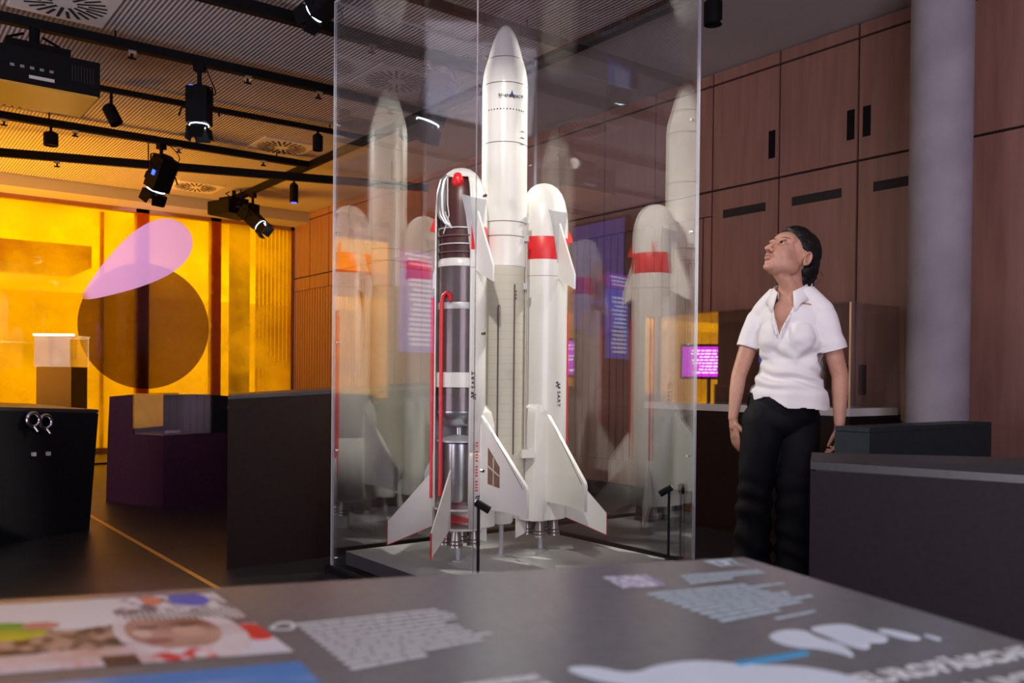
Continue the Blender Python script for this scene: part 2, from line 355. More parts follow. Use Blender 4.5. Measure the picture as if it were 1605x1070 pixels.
for i, (x, y, lab) in enumerate(DL):
    o = dv if i == 0 else copy_tree(dv)
    o.location = (x, y, ZC); tag(o, lab, 'vent', 'swirl diffusers in the ceiling')

def rail(p0, p1, w_, h_, lab, name='lighting_track', knobs=()):
    p0, p1 = V(p0), V(p1); d = p1-p0; L_ = d.length; rz = math.atan2(d.y, d.x)
    r = empty(name, p0, rz, lab, 'track', 'black lighting tracks under the ceiling')
    pitch = -math.atan2(d.z, math.hypot(d.x, d.y)); rot = Matrix.Rotation(pitch, 3, 'Y')
    MB().box(rot @ V((L_/2, 0, 0)), (L_, w_, h_), rot).done('rail', 'metalblack', r)
    for t in knobs:
        c = rot @ V((t*L_, 0, 0))
        MB().box(c+V((0, 0, -h_/2-0.012)), (0.05, 0.04, 0.024)).bevel(0.004, 1).done('clamp', 'chrome', r)
        MB().tube([c+V((0, 0, -h_/2-0.02)), c+V((0, 0, -h_/2-0.055))], 0.009, 6).tube([c+V((-0.025, 0, -h_/2-0.05)), c+V((0.025, 0, -h_/2-0.05))], 0.007, 6).done('wing_screw', 'metalblack', r)
    for t in (0.05, 0.35, 0.65, 0.95):
        c = rot @ V((t*L_, 0, 0)); zt = ZC-(p0.z+d.z*t)
        MB().tube([c, c+V((0, 0, zt))], 0.006, 6).done('hanger', 'metalblack', r)
    return r
rail((-3, 5.17, 3.15), (3.82, 5.09, 3.15), 0.06, 0.07, 'black lighting track nearest the camera, passing above the glass case', knobs=(0.84, 0.9, 0.97))
rail((-3, 6.27, 3.15), (3.82, 6.18, 3.15), 0.06, 0.06, 'thick black lighting track carrying the large projector and the upright profile spotlight', knobs=(0.665, 0.78, 0.86, 0.95))
rail((-3, 7.44, 3.17), (3.82, 7.27, 3.17), 0.04, 0.04, 'thin black lighting track with two small can lamps', knobs=())
rail((-3, 8.63, 3.15), (3.82, 8.48, 3.15), 0.06, 0.06, 'black lighting track carrying the tilted spotlight with the glaring lens', knobs=(0.6, 0.68, 0.81, 0.93))
rail((3.84, -3.5, 3.15), (3.84, 11.2, 3.15), 0.06, 0.06, 'long black cross track at the end of the ribbed ceiling, running toward the window corner', knobs=())
rail((-2.5, 10.5, 3.0), (4.95, 7.97, 2.985), 0.05, 0.075, 'thick black pipe hung low across the amber-lit far ceiling', 'suspended_pipe', knobs=(0.55,))
rail((-3, 3.4, 3.17), (1.6, 3.35, 3.17), 0.04, 0.04, 'short black lighting track above the reading table')

def spotlight(loc, hang, tilt, az, size, lab, doors=True, led=None, name='profile_spotlight', glow=True):
    """hangs from a track point; body local axis -Z rotated by tilt/az"""
    g = empty(name, loc, az, lab, 'spotlight', 'black theatre spotlights on the tracks')
    MB().tube([(0, 0, 0), (0, 0, -hang)], 0.016, 8).done('hanging_rod', 'metalblack', g)
    MB().box((0, 0, -0.02), (0.06, 0.07, 0.05)).bevel(0.006, 1).done('track_clamp', 'metalblack', g)
    Rt = Matrix.Rotation(tilt, 3, 'Y'); piv = V((0, 0, -hang-size*0.36))
    w_ = size*0.36
    yo = MB().tube([V((0, -w_*0.62, -hang-size*0.36)), V((0, -w_*0.62, -hang-0.01)), V((0, -w_*0.35, -hang)), V((0, w_*0.35, -hang)), V((0, w_*0.62, -hang-0.01)), V((0, w_*0.62, -hang-size*0.36))], 0.007, 6)
    yo.done('yoke', 'metalblack', g)
    for s_ in (-1, 1):
        MB().tube([piv+V((0, s_*w_*0.6, 0)), piv+V((0, s_*w_*0.85, 0)), piv+V((0, s_*w_*0.98, -0.06))], 0.007, 6).done('tilt_handle', 'metalblack', g)
    def P(p): return Rt @ V(p)+piv
    b = MB(); b.box(P((0, 0, 0.02*size)), (w_*0.9, w_, size*0.62), Rt); b.bevel(0.012, 2)
    bo = b.done('lamp_housing', 'metalblack', g)
    f = MB()
    for q in range(5): f.box(P((0, 0, size*(0.1+0.05*q))), (w_*1.0, w_*1.06, size*0.012), Rt)
    f.done('cooling_fin', 'metalblack', bo)
    MB().lathe([(w_*0.36, size*0.33), (w_*0.30, size*0.37), (0.001, size*0.38)], piv, 16, xf=Rt).done('rear_cap', 'metalblack', bo, True)
    MB().lathe([(w_*0.42, -size*0.29), (w_*0.42, -size*0.36), (w_*0.40, -size*0.36), (w_*0.40, -size*0.30)], piv, 24, xf=Rt, caps=False).done('lens_tube', 'metalblack', g, True)
    MB().lathe([(w_*0.395, -size*0.315), (w_*0.395, -size*0.335)], piv, 24, xf=Rt).done('lens', 'lens' if glow else 'metalblack', g)
    MB().lathe([(w_*0.44, -size*0.298), (w_*0.46, -size*0.318)], piv, 24, xf=Rt, caps=False).done('light_gap', 'lens', g)
    if doors:
        for q in range(4):
            a = q*math.pi/2; Rz = Matrix.Rotation(a, 3, 'Z'); e = w_*0.45
            pts = [P(Rz @ V((e, -e, -size*0.36))), P(Rz @ V((e, e, -size*0.36))), P(Rz @ V((e*1.25, e*0.8, -size*0.56))), P(Rz @ V((e*1.25, -e*0.8, -size*0.56)))]
            n_ = (pts[1]-pts[0]).cross(pts[2]-pts[0]); MB().plate(pts, n_, 0.004).done('barn_door', 'metalblack', g)
    if led: MB().box(P((led[0]*w_, led[1]*w_, led[2]*size)), (w_*0.16, w_*0.16, size*0.09), Rt).done('blue_light', 'blue_led', bo)
    # loop of cable
    c0 = V((0.04, 0.05, 0)); pts = []
    for q in range(13):
        t = q/12; pts.append(c0.lerp(piv+Rt @ V((0, 0, size*0.35)), t)+V((0.07*math.sin(t*6.3), 0.09*math.sin(t*math.pi), -0.10*math.sin(t*math.pi))))
    MB().tube(pts, 0.0045, 5).done('cable', 'metalblack', g)
    return g
camaz = math.atan2(-Fh.y, -Fh.x)
spotlight((1.974, 6.19, 3.12), 0.15, 0, camaz, 0.40, 'upright black profile spotlight with barn doors hanging straight down, blue patch on top', led=(0.1, -0.35, 0.33))
spotlight((2.37, 8.52, 3.12), 0.10, R(30), camaz+R(58), 0.50, 'tilted black spotlight with glaring white lens, against the amber window bulkhead', led=(0.1, -0.52, 0.02))
spotlight((3.85, 10.10, 3.12), 0.12, R(48), camaz-R(105), 0.46, 'spotlight tilted toward the window, farthest along the cross track, above the pane by the corner', led=None)
spotlight((3.21, 5.09, 3.12), 0.09, R(20), camaz+R(75), 0.50, 'large profile spotlight seen through the glass case with a blue display on its side', led=(-0.40, 0.1, 0.0))
rail((-3, 4.42, 3.15), (3.78, 4.38, 3.15), 0.05, 0.05, 'black lighting track over the glass case, mostly above the picture')
spotlight((2.08, 4.39, 3.13), 0.02, R(62), camaz+R(60), 0.34, 'spotlight at the top edge by the left corner of the glass case, bright round lens')
def can(loc, L_, r, tilt, az, lab, drop=0.06, led=False):
    g = empty('can_spotlight', loc, az, lab, 'spotlight', 'small black can lamps on the tracks')
    MB().tube([(0, 0, 0.02), (0, 0, -drop)], 0.012, 8).done('stem', 'metalblack', g)
    Rt = Matrix.Rotation(tilt, 3, 'Y')
    MB().lathe([(r*0.6, L_*0.35), (r, L_*0.25), (r, -L_*0.5), (r*0.85, -L_*0.5), (r*0.85, -L_*0.42), (0.001, -L_*0.42)], (0, 0, -drop-L_*0.3), 20, xf=Rt).done('can', 'metalblack', g, True)
    if led: MB().lathe([(r*0.7, -L_*0.43), (r*0.7, -L_*0.52)], (0, 0, -drop-L_*0.3), 16, xf=Rt).done('lens', 'blue_led', g)
    return g
can((1.66, 7.32, 3.16), 0.19, 0.05, R(28), camaz-R(90), 'small black can lamp on the thin track, right of the large projector', 0.11)
can((3.36, 7.27, 3.16), 0.17, 0.045, 0, camaz, 'small upright black can lamp on the thin track, beside the amber swirl diffuser', 0.05)
can((3.80, 8.80, 3.10), 0.24, 0.045, 0, camaz, 'small can lamp with a glowing blue lens under the low pipe', 0.10, True)
can((3.78, 3.17, 3.13), 0.16, 0.05, 0, camaz, 'black can lamp at the top by the right edge of the glass case', 0.10)
can((3.7, 6.2, 3.13), 0.24, 0.07, R(70), camaz+R(160), 'black can lamp seen through the glass case beside the reflected nose cone', 0.09)
can((1.45, 8.55, 3.13), 0.14, 0.06, 0, camaz, 'black can lamp peeping out below the large projector', 0.06)

def projector(loc, rz, s, lab, belly):
    g = empty('ceiling_projector', loc, rz, lab, 'projector', 'projectors hung from the ceiling')
    MB().tube([(0, 0, 0), (0, 0, -0.14*s)], 0.03*s, 10).done('mount_pole', 'metalblack', g)
    MB().box((0, 0, -0.16*s), (0.34*s, 0.30*s, 0.07*s)).bevel(0.01, 1).done('mount_plate', 'metalblack', g)
    b = MB().box((0, 0, -0.30*s), (0.62*s, 0.50*s, 0.20*s)); b.bevel(0.03*s, 3); bo = b.done('projector_body', 'metalblack', g, True)
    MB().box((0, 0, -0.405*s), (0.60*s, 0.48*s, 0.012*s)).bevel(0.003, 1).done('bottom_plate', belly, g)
    MB().lathe([(0.06*s, 0), (0.06*s, 0.08*s), (0.05*s, 0.08*s), (0.045*s, 0.03*s), (0.001, 0.03*s)], (0.14*s, 0.24*s, -0.30*s), 20, xf=Matrix.Rotation(R(-90), 3, 'X')).done('lens', 'metalblack', g, True)
    for q in range(5): MB().box((-0.15*s+q*0.05*s, -0.252*s, -0.31*s), (0.022*s, 0.006, 0.016*s)).done('socket', 'chrome', bo)
    MB().box((0.0, -0.252*s, -0.36*s), (0.13*s, 0.006, 0.018*s)).done('label_strip', 'plate', bo)
    for q in range(8): MB().box((0.16*s+q*0.016*s, -0.252*s, -0.29*s), (0.006*s, 0.006, 0.09*s)).done('vent_slit', 'dark_gap', bo)
    for a in (-1, 1):
        MB().tube([(a*0.05*s, 0.05*s, -0.02*s), (a*0.14*s, 0.02, -0.07*s), (a*0.10*s, -0.05, -0.14*s)], 0.008*s, 6).done('cable', 'metalblack', g)
    return g
projector((0.96, 6.22, 3.12), R(0), 1.05, 'large black ceiling projector with amber light painted on its underside', 'amber_light_under')
projector((3.75, 10.45, 3.2), R(20), 0.75, 'dark distant projector hung beside the farthest diffuser', 'metalblack')

# ------------------------------------------------------------------ plinths / desks
def plinth(name, lab, base, zt, inset=0.0, m='black', lid='blacktop', lidt=0.02, group=None, cat='display plinth', mats=None, batter=0):
    """base: 4 xy corners (ccw), zt: 4 top heights; batter: top grows outward"""
    c = V((sum(p[0] for p in base)/4, sum(p[1] for p in base)/4, 0))
    g = empty(name, c, 0, lab, cat, group)
    B = [V((p[0], p[1], 0))-c for p in base]; T = [b+b.normalized()*batter+V((0, 0, z-lidt-0.004)) for b, z in zip(B, zt)]
    bd = MB().hexa(B, T).bevel(0.003, 1).done('body', m, g)
    MB().hexa([t*0.985+V((0, 0, 0.0*t.z+0.015*t.z)) for t in T], [t*0.985+V((0, 0, 0.015*t.z+0.004)) for t in T]).done('shadow_joint', 'dark_gap', g)
    MB().hexa([t+V((0, 0, 0.004)) for t in T], [t+V((0, 0, 0.004+lidt)) for t in T]).bevel(0.002, 1).done('lid', lid, g)
    return g
# long desk behind the left side of the glass case
plinth('display_desk', 'long dark brown-black desk with rising top behind the left side of the glass case',
       [(1.518, 4.30), (3.05, 4.30), (3.05, 4.95), (1.76, 4.95)], [0.862, 0.935, 0.935, 0.862], m=mat('brown_black_board', (0.012, 0.004, 0.003), 0.6, spec=0.2, nscale=60, namt=0.2), lidt=0.018)
# far-left plinth with two chrome rings
pa = plinth('display_plinth', 'black plinth at the left edge with two chrome rings near its top',
       [(0.30, 5.39), (1.221, 5.90), (0.95, 6.45), (0.02, 5.93)], [0.80, 0.745, 0.77, 0.83], batter=0.05)
def ring(parent, p, n, r=0.045):
    q = V(n).to_track_quat('Z', 'Y').to_matrix()
    prof = [(r*(1+0.32*math.cos(a)), 0.02+0.016*math.sin(a)) for a in [2*math.pi*k/10 for k in range(11)]]
    o = MB().lathe(prof, p, 28, xf=q, caps=False).done('chrome_ring', 'chrome', parent, True)
    MB().lathe([(r*0.85, 0.006), (0.001, 0.006)], p, 24, xf=q).done('speaker_mesh', 'metalblack', o)
    MB().tube([V(p)+q @ V((0, -r, 0.03)), V(p)+q @ V((0.01, -r-0.03, 0.05))], 0.007, 8).done('ring_stem', 'chrome', o)
    return o
base_c = pa.location
nA = V((0.51, -0.921, 0)).normalized()*1.0
tA = V((0.921, 0.51, 0)).normalized()
for t, z in ((0.62, 0.70), (0.70, 0.685)):
    pt = V((0.30, 5.39, 0))+tA*t-base_c; ring(pa, (pt.x+nA.x*0.035, pt.y+nA.y*0.035, z), nA, 0.038)
for t, z in ((0.645, 0.50), (0.74, 0.497)):
    pt = V((0.30, 5.39, 0))+tA*t-base_c+nA*0.03
    MB().box((pt.x, pt.y, z), (0.018, 0.02, 0.022), Matrix.Rotation(R(29), 3, 'Z')).done('small_label', 'plate', pa)
# small glass vitrine notched in the plinth at the frame edge
gv = empty('corner_vitrine', (0.42, 5.36, 0.44), R(29), 'small glass box fixed to the front of the far left plinth, cut by the frame', 'vitrine')
MB().lim((-0.5, -0.1, 0), (0.0, 0.0, 0.36)).done('glass_box', 'glass2', gv)
MB().lim((-0.49, -0.02, 0.01), (-0.01, -0.012, 0.35)).done('back_panel', mat('violet_panel', (0.08, 0.07, 0.25), 0.5, nscale=20), gv)

# second plinth with glass corner vitrine
Nc = V((1.85, 6.57, 0)); ax = V((-0.376, 0.926, 0)).normalized(); bx = V((0.926, 0.376, 0)).normalized()
p2 = empty('display_plinth', Nc, 0, 'purple-tinged black plinth with a lit glass corner box, left of the long desk', 'display plinth')
purple = mat('plum_board', (0.045, 0.018, 0.035), 0.55, spec=0.2, nscale=60, namt=0.2)
def pq(a, b, z): return ax*a+bx*b+V((0, 0, z))
sl = 0.055
MB().hexa([pq(0, 0, 0), pq(0, 1.25, 0), pq(0.66, 1.25, 0), pq(0.66, 0, 0)], [pq(0, 0, 0.525), pq(0, 1.25, 0.525), pq(0.64, 1.25, 0.525), pq(0.64, 0, 0.525)]).bevel(0.003, 1).done('body', purple, p2)
MB().hexa([pq(0, 0.44, 0.525), pq(0, 1.25, 0.525), pq(0.64, 1.25, 0.525), pq(0.64, 0.44, 0.525)], [pq(0, 0.44, 0.82), pq(0, 1.25, 0.76), pq(0.62, 1.25, 0.74), pq(0.62, 0.44, 0.79)]).bevel(0.003, 1).done('upper_body', 'black', p2)
MB().hexa([pq(0.34, 0, 0.525), pq(0.34, 0.44, 0.525), pq(0.64, 0.44, 0.525), pq(0.64, 0, 0.525)], [pq(0.34, 0, 0.82), pq(0.34, 0.44, 0.82), pq(0.62, 0.44, 0.79), pq(0.62, 0, 0.80)]).bevel(0.003, 1).done('upper_body', purple, p2)
gb = empty('corner_vitrine', Nc, 0, 'glass corner box with grey lining set into the plum plinth', 'vitrine')
gp = MB(); gp.hexa([pq(-0.006, -0.006, 0.53), pq(-0.006, 0.435, 0.53), pq(0.0, 0.435, 0.53), pq(0, -0.006, 0.53)], [pq(-0.006, -0.006, 0.83), pq(-0.006, 0.435, 0.83), pq(0.0, 0.435, 0.83), pq(0, -0.006, 0.83)]); gp.done('glass_pane', 'glass2', gb)
gp = MB(); gp.hexa([pq(0, -0.006, 0.53), pq(0.335, -0.006, 0.53), pq(0.335, 0, 0.53), pq(0, 0, 0.53)], [pq(0, -0.006, 0.83), pq(0.335, -0.006, 0.83), pq(0.335, 0, 0.83), pq(0, 0, 0.83)]); gp.done('glass_pane', 'glass2', gb)
gp = MB(); gp.hexa([pq(0, 0, 0.824), pq(0, 0.435, 0.824), pq(0.335, 0.435, 0.824), pq(0.335, 0, 0.824)], [pq(0, 0, 0.83), pq(0, 0.435, 0.83), pq(0.335, 0.435, 0.83), pq(0.335, 0, 0.83)]); gp.done('glass_pane', 'glass2', gb)
lin = mat('grey_lining', (0.20, 0.21, 0.22), 0.6, nscale=10, namt=0.08)
gp = MB(); gp.hexa([pq(0.328, 0.01, 0.53), pq(0.328, 0.435, 0.53), pq(0.336, 0.435, 0.53), pq(0.336, 0.01, 0.53)], [pq(0.328, 0.01, 0.82), pq(0.328, 0.435, 0.82), pq(0.336, 0.435, 0.82), pq(0.336, 0.01, 0.82)]); gp.done('lining', lin, gb)
gp = MB(); gp.hexa([pq(0.01, 0.427, 0.53), pq(0.01, 0.434, 0.53), pq(0.33, 0.434, 0.53), pq(0.33, 0.427, 0.53)], [pq(0.01, 0.427, 0.82), pq(0.01, 0.434, 0.82), pq(0.33, 0.434, 0.82), pq(0.33, 0.427, 0.82)]); gp.done('lining', lin, gb)
gp = MB(); gp.hexa([pq(0.01, 0.01, 0.527), pq(0.01, 0.43, 0.527), pq(0.33, 0.43, 0.527), pq(0.33, 0.01, 0.527)], [pq(0.01, 0.01, 0.533), pq(0.01, 0.43, 0.533), pq(0.33, 0.43, 0.533), pq(0.33, 0.01, 0.533)]); gp.done('lining', lin, gb)
ob = MB().box(Nc+pq(0.10, 0.16, 0.545), (0.10, 0.045, 0.02), Matrix.Rotation(R(20), 3, 'Z')).bevel(0.004, 2).done('exhibit_bar', 'plate'); tag(ob, 'small pale bar lying in the glass corner box', 'exhibit')
light('spot_corner_box', 'SPOT', (1.2, 4.6, 3.0), Nc+pq(0.15, 0.2, 0.65), 34, COOL, 0.03, 12, 0.5)
pr = Nc+pq(-0.0, 0.62, 0.715)-Nc; ring(p2, (pr.x, pr.y, pr.z), -ax, 0.04)

# little lit vitrine on a stand by the window
g = empty('window_pedestal', (1.9, 10.51, 0), R(-37), 'dark pedestal in front of the amber window, carrying a small glass box', 'display plinth')
MB().lim((-0.185, -0.18, 0), (0.185, 0.18, 1.05)).bevel(0.003, 1).done('body', mat('pedestal_brown', (0.05, 0.025, 0.012), 0.6, nscale=20), g)
g = empty('window_vitrine', (1.9, 10.51, 1.05), R(-37), 'small glass box with a brilliant lit top edge, on the pedestal by the amber window', 'vitrine')
for a, b in (((-0.2, -0.19, 0), (0.2, -0.184, 0.33)), ((-0.2, 0.184, 0), (0.2, 0.19, 0.33)), ((-0.2, -0.184, 0), (-0.194, 0.184, 0.33)), ((0.194, -0.184, 0), (0.2, 0.184, 0.33))): MB().lim(a, b).done('glass_pane', 'glass2', g)
MB().lim((-0.21, -0.2, 0.33), (0.21, -0.16, 0.35)).done('light_bar', emat('white_light_bar', (1, 0.95, 0.8), 5), g)
MB().lim((-0.21, -0.16, 0.33), (0.21, 0.2, 0.336)).done('glass_top', 'glass2', g)
# cable along the floor near the window
cb = MB().tube([(-2, 10.2, 0.01), (0.5, 10.25, 0.01), (1.5, 10.2, 0.01), (2.6, 10.25, 0.01), (3.5, 10.6, 0.01)], 0.01, 6).done('floor_cable', 'metalblack'); tag(cb, 'thin black cable lying on the floor by the window', 'cable')

# right near desk
u_ = V((0.535, -0.845, 0)); n_ = V((0.845, 0.535, 0)); P0 = V((2.02, 1.35, 0))
q = [P0, P0+u_*1.7, P0+u_*1.7+n_*0.16, P0+n_*0.10]
plinth('near_desk', 'big black desk at the right edge, closest to the camera after the table', [(p.x, p.y) for p in q], [0.745, 0.70, 0.775, 0.762], cat='display desk', lidt=0.02, m=mat('plum_black_board', (0.009, 0.006, 0.009), 0.6, spec=0.2, nscale=60, namt=0.2))
# long low desk behind it
plinth('low_desk', 'low desk with blue-grey front behind the visitor, ending near the concrete column', [(3.58, 2.10), (4.735, 2.10), (4.735, 2.27), (3.58, 2.27)], [0.758]*4, cat='display desk', m='bluegray', lid='bluegray')
# vitrine desk behind visitor
vd = plinth('vitrine_desk', 'dark brown desk behind the visitor carrying the long glass vitrine', [(4.5, 2.76), (5.04, 2.76), (5.04, 4.42), (4.5, 4.42)], [0.765]*4, cat='display desk', m=mat('dark_brown_board', (0.010, 0.004, 0.004), 0.6, spec=0.2, nscale=60, namt=0.2), lid='black')
vg = empty('long_vitrine', (4.5, 2.76, 0.765), 0, 'long glass vitrine on a white base behind the visitor, reflecting the amber window', 'vitrine')
MB().lim((0.01, 0.01, 0.0), (0.53, 1.60, 0.045)).bevel(0.003, 1).done('white_base', 'plate', vg)
glv = glassmat('vitrine_reflective', 0.26)
MB().lim((0.01, 0.01, 0.045), (0.018, 1.60, 0.64)).done('glass_front', glv, vg)
MB().lim((0.018, 0.01, 0.045), (0.53, 0.018, 0.64)).done('glass_side', 'glass2', vg)
MB().lim((0.018, 1.592, 0.045), (0.53, 1.60, 0.64)).done('glass_side', 'glass2', vg)
MB().lim((0.01, 0.01, 0.64), (0.53, 1.60, 0.648)).done('glass_top', 'glass2', vg)
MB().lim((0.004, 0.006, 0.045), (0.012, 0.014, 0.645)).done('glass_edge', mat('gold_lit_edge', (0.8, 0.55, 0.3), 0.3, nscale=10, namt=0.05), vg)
ex = empty('exhibit_rack', (4.78, 3.25, 0.812), 0, 'small dark instrument rack inside the long vitrine behind the visitor', 'exhibit')
for a in range(3): MB().lim((-0.1, -0.15+a*0.1, 0), (0.1, -0.07+a*0.1, 0.32)).bevel(0.003, 1).done('module', 'metalblack', ex)

# ------------------------------------------------------------------ lit displays elsewhere in the room (seen as reflections)
def bars(mb, x0, x1, z0, z1, nrow, rnd, y=-0.004, t=0.003):
    dz = (z0-z1)/nrow
    for i in range(nrow):
        z = z0-dz*(i+0.5); x = x0; end = x1-(x1-x0)*rnd.random()*0.25
        while x < end:
            w_ = (x1-x0)*rnd.uniform(0.05, 0.16); w_ = min(w_, end-x)
            mb.lim((x, y, z-dz*0.28), (x+w_, y+t, z+dz*0.28)); x += w_+(x1-x0)*0.025
rnd = random.Random(3)
pt_ = MB().lim((-0.62, 6.25, 0), (-0.58, 7.9, 2.9)).bevel(0.003, 1).done('blocker', 'black'); tag(pt_, 'added unseen black partition between the text lightbox and the magenta screen', 'blocker')  # added out of view to block reflections of the magenta screen and window
tt = empty('text_totem', (-0.32, 6.9, 0), R(-12), 'upright lightbox with blue text field and purple heading, left of the room', 'display')
MB().lim((-0.24, 0, 0), (0.24, 0.06, 2.5)).done('body', 'metalblack', tt)
MB().lim((-0.22, -0.004, 1.2), (0.22, 0.002, 1.95)).done('blue_field', emat('blue_glow', (0.10, 0.16, 0.9), 0.8), tt)
MB().lim((-0.22, -0.004, 1.96), (0.22, 0.002, 2.12)).done('purple_field', emat('purple_glow', (0.35, 0.02, 0.45), 1.1), tt)
b = MB(); bars(b, -0.17, 0.12, 1.88, 1.25, 14, rnd, -0.008); bars(b, -0.17, 0.15, 2.1, 1.98, 3, rnd, -0.008); b.done('text_lines', emat('text_glow', (0.8, 0.85, 1), 1.2), tt)
sc_ = empty('wall_screen', (5.07, 0.09, 1.84), R(-90), 'blue portrait screen on the beech wall right of the frame', 'display')
MB().lim((-0.33, -0.03, -0.46), (0.33, 0.02, 0.46)).done('body', 'metalblack', sc_)
MB().lim((-0.31, -0.034, -0.44), (0.31, -0.03, 0.44)).done('screen', emat('blue_screen', (0.12, 0.14, 0.8), 0.7), sc_)
b = MB(); b.plate(ell(0.0, -0.05, 0.12, 0.17, 0, 32, y=-0.036), (0, 1, 0), 0.003); b.plate(ell(0, -0.5+0.12, 0.22, 0.14, 0, 32, y=-0.036), (0, 1, 0), 0.003); b.done('portrait', emat('dusky_red', (0.22, 0.08, 0.3), 0.8), sc_)
mg = empty('magenta_screen', (-1.95, 9.2, 1.28), R(50), 'wide magenta data screen in the left part of the room', 'display')
MB().lim((-0.45, 0, -0.28), (0.45, 0.05, 0.28)).done('body', 'metalblack', mg)
MB().lim((-0.42, -0.004, -0.24), (0.42, 0.0, 0.24)).done('screen', emat('magenta_glow', (0.75, 0.02, 0.8), 2.2), mg)
b = MB(); bars(b, -0.38, 0.3, 0.2, -0.2, 8, rnd, -0.008); b.done('text_lines', emat('pink_text', (1, 0.7, 1), 3), mg)
MB().tube([(0, 0.03, -0.28), (0, 0.03, -1.28)], 0.03, 10).lathe([(0.22, -1.28), (0.22, -1.26)], (0, 0.03, 0), 24).done('stand', 'metalblack', mg)

# ------------------------------------------------------------------ glass case, platform, launcher model
CX0, CX1, CY0, CY1, CZ1 = 1.922, 3.20, 2.752, 3.982, 2.79
case = empty('glass_case', ((CX0+CX1)/2, (CY0+CY1)/2, 0), 0, 'tall square glass display case enclosing the white launcher model', 'display case')
ox, oy = (CX0+CX1)/2, (CY0+CY1)/2
def cl(p): return (p[0]-ox, p[1]-oy, p[2])
T_ = 0.012
MB().lim(cl((CX0-0.02, CY0-0.02, 0.0)), cl((CX1+0.02, CY1+0.02, 0.028))).bevel(0.003, 1).done('base_plate', 'metalblack', case)
for a, b in (((CX0, CY0+T_, 0.03), (CX0+T_, CY1-T_, CZ1)), ((CX1-T_, CY0+T_, 0.03), (CX1, CY1-T_, CZ1)), ((CX0+T_, CY0, 0.03), (CX1-T_, CY0+T_, CZ1)), ((CX0+T_, CY1-T_, 0.03), (CX1-T_, CY1, CZ1))):
    MB().lim(cl(a), cl(b)).done('glass_panel', 'glass_back' if a[0] > CX0+0.5 or a[1] > CY0+0.5 else 'glass', case)
MB().lim(cl((CX0, CY0, CZ1)), cl((CX1, CY1, CZ1+T_))).done('glass_top', 'glass', case)
for x, y in ((CX0, CY0), (CX0, CY1-T_), (CX1-T_, CY0), (CX1-T_, CY1-T_)):
    fr = (x == CX0 and y == CY0)
    MB().lim(cl((x, y, 0.03)), cl((x+T_*(0.3 if fr else 0.9), y+T_*(0.3 if fr else 0.9), CZ1))).done('glass_edge', 'front_edge' if fr else 'glass_edge', case)
for a, b in (((CX0, CY1-T_, CZ1+0.0), (CX1, CY1-T_*0.2, CZ1+T_)), ((CX0, CY0, CZ1), (CX0+T_*0.8, CY1, CZ1+T_))):
    MB().lim(cl(a), cl(b)).done('glass_edge', 'glass_edge', case)
bolt = None
for z in (0.07, 0.6, 1.13, 1.66, 2.19):
    for x, y, dx, dy in ((CX0, CY1, 0, -0.045), (CX1, CY0, 0, 0.045), (CX0, CY0, 0.045, 0), (CX1, CY1, -0.045, 0)):
        if bolt is None:
            bolt = MB().lathe([(0.006, -0.008), (0.006, 0.008)], (0, 0, 0), 10).done('bolt', 'chrome', case); o = bolt
        else: o = bolt.copy(); COL.objects.link(o)
        o.location = cl((x+dx+(T_/2 if dx == 0 and x == CX0 else (-T_/2 if dx == 0 else 0)), y+dy+(T_/2 if dy == 0 and y == CY0 else (-T_/2 if dy == 0 else 0)), z))
        o.rotation_euler = (R(90), 0, 0) if dy == 0 else (0, R(90), 0)
pf = MB().lim((-0.585, -0.555, 0), (0.585, 0.555, 0.062)); pf.bevel(0.002, 1)
pf = pf.done('platform', 'platform_side'); pf.location = (ox, oy, 0.0385); tag(pf, 'light grey square platform on the floor of the glass case', 'platform')
MB().lim((-0.585, -0.555, 0.0622), (0.585, 0.555, 0.0632)).done('top_sheet', 'platform', pf)
ft = MB().lim((-0.54, -0.51, -0.012), (0.54, 0.51, 0)).done('foot_plate', 'metalblack', pf)
cp = MB().lim((-0.12, -0.045, 0), (0.12, 0.045, 0.006)).bevel(0.002, 1).done('caption_plate', 'white'); cp.location = (2.30, 2.98, 0.102); cp.rotation_euler = (0, 0, R(-40)); tag(cp, 'blank white caption plate lying on the grey platform', 'sign')
cp.location = (2.66, 2.92, 0.104); cp.scale = (1.15, 1.3, 1)

rk = empty('launcher_model', (2.543, 3.403, 0.102), 0, 'tall white launcher model with two winged boosters, the left one cut open', 'rocket model')
def rp(mb, name, m, smooth=True, parent=None):
    o = mb.done(name, m, parent or rk, smooth)
    if parent is None: o.location = (0, 0, -0.102)
    return o
core = rp(MB().lathe([(0.056, 0.31), (0.06, 0.34), (0.10, 0.41), (0.106, 0.43), (0.106, 1.493), (0.11, 1.493), (0.11, 1.64), (0.11, 2.36)], n=72), 'core_stage', 'white')
bare = rp(MB().lathe([(0.1065, 0.43), (0.1068, 1.488)], n=72, caps=False), 'insulated_tank', 'warm_white', parent=core)
b = MB()
for i in range(27):
    z = 0.46+i*0.038; b.lathe([(0.1069, z), (0.1072, z+0.0006), (0.1069, z+0.0012)], n=48, caps=False)
for k in range(18):
    a = R(k*20+5); b.lim((-0.0006, -0.0006, 0.44), (0.0006, 0.0006, 1.48)); 
    for v in b.bm.verts[-8:] if False else []: pass
sm = rp(b, 'seam_rings', mat('seam_grey', (0.36, 0.34, 0.28), 0.7, nscale=20), parent=core)
fair = rp(MB().lathe([(0.11, 2.35), (0.1085, 2.38), (0.104, 2.42), (0.096, 2.455), (0.0855, 2.485), (0.074, 2.53), (0.059, 2.58), (0.042, 2.62), (0.026, 2.645), (0.012, 2.655), (0.0, 2.657)], n=72), 'nose_fairing', 'white')
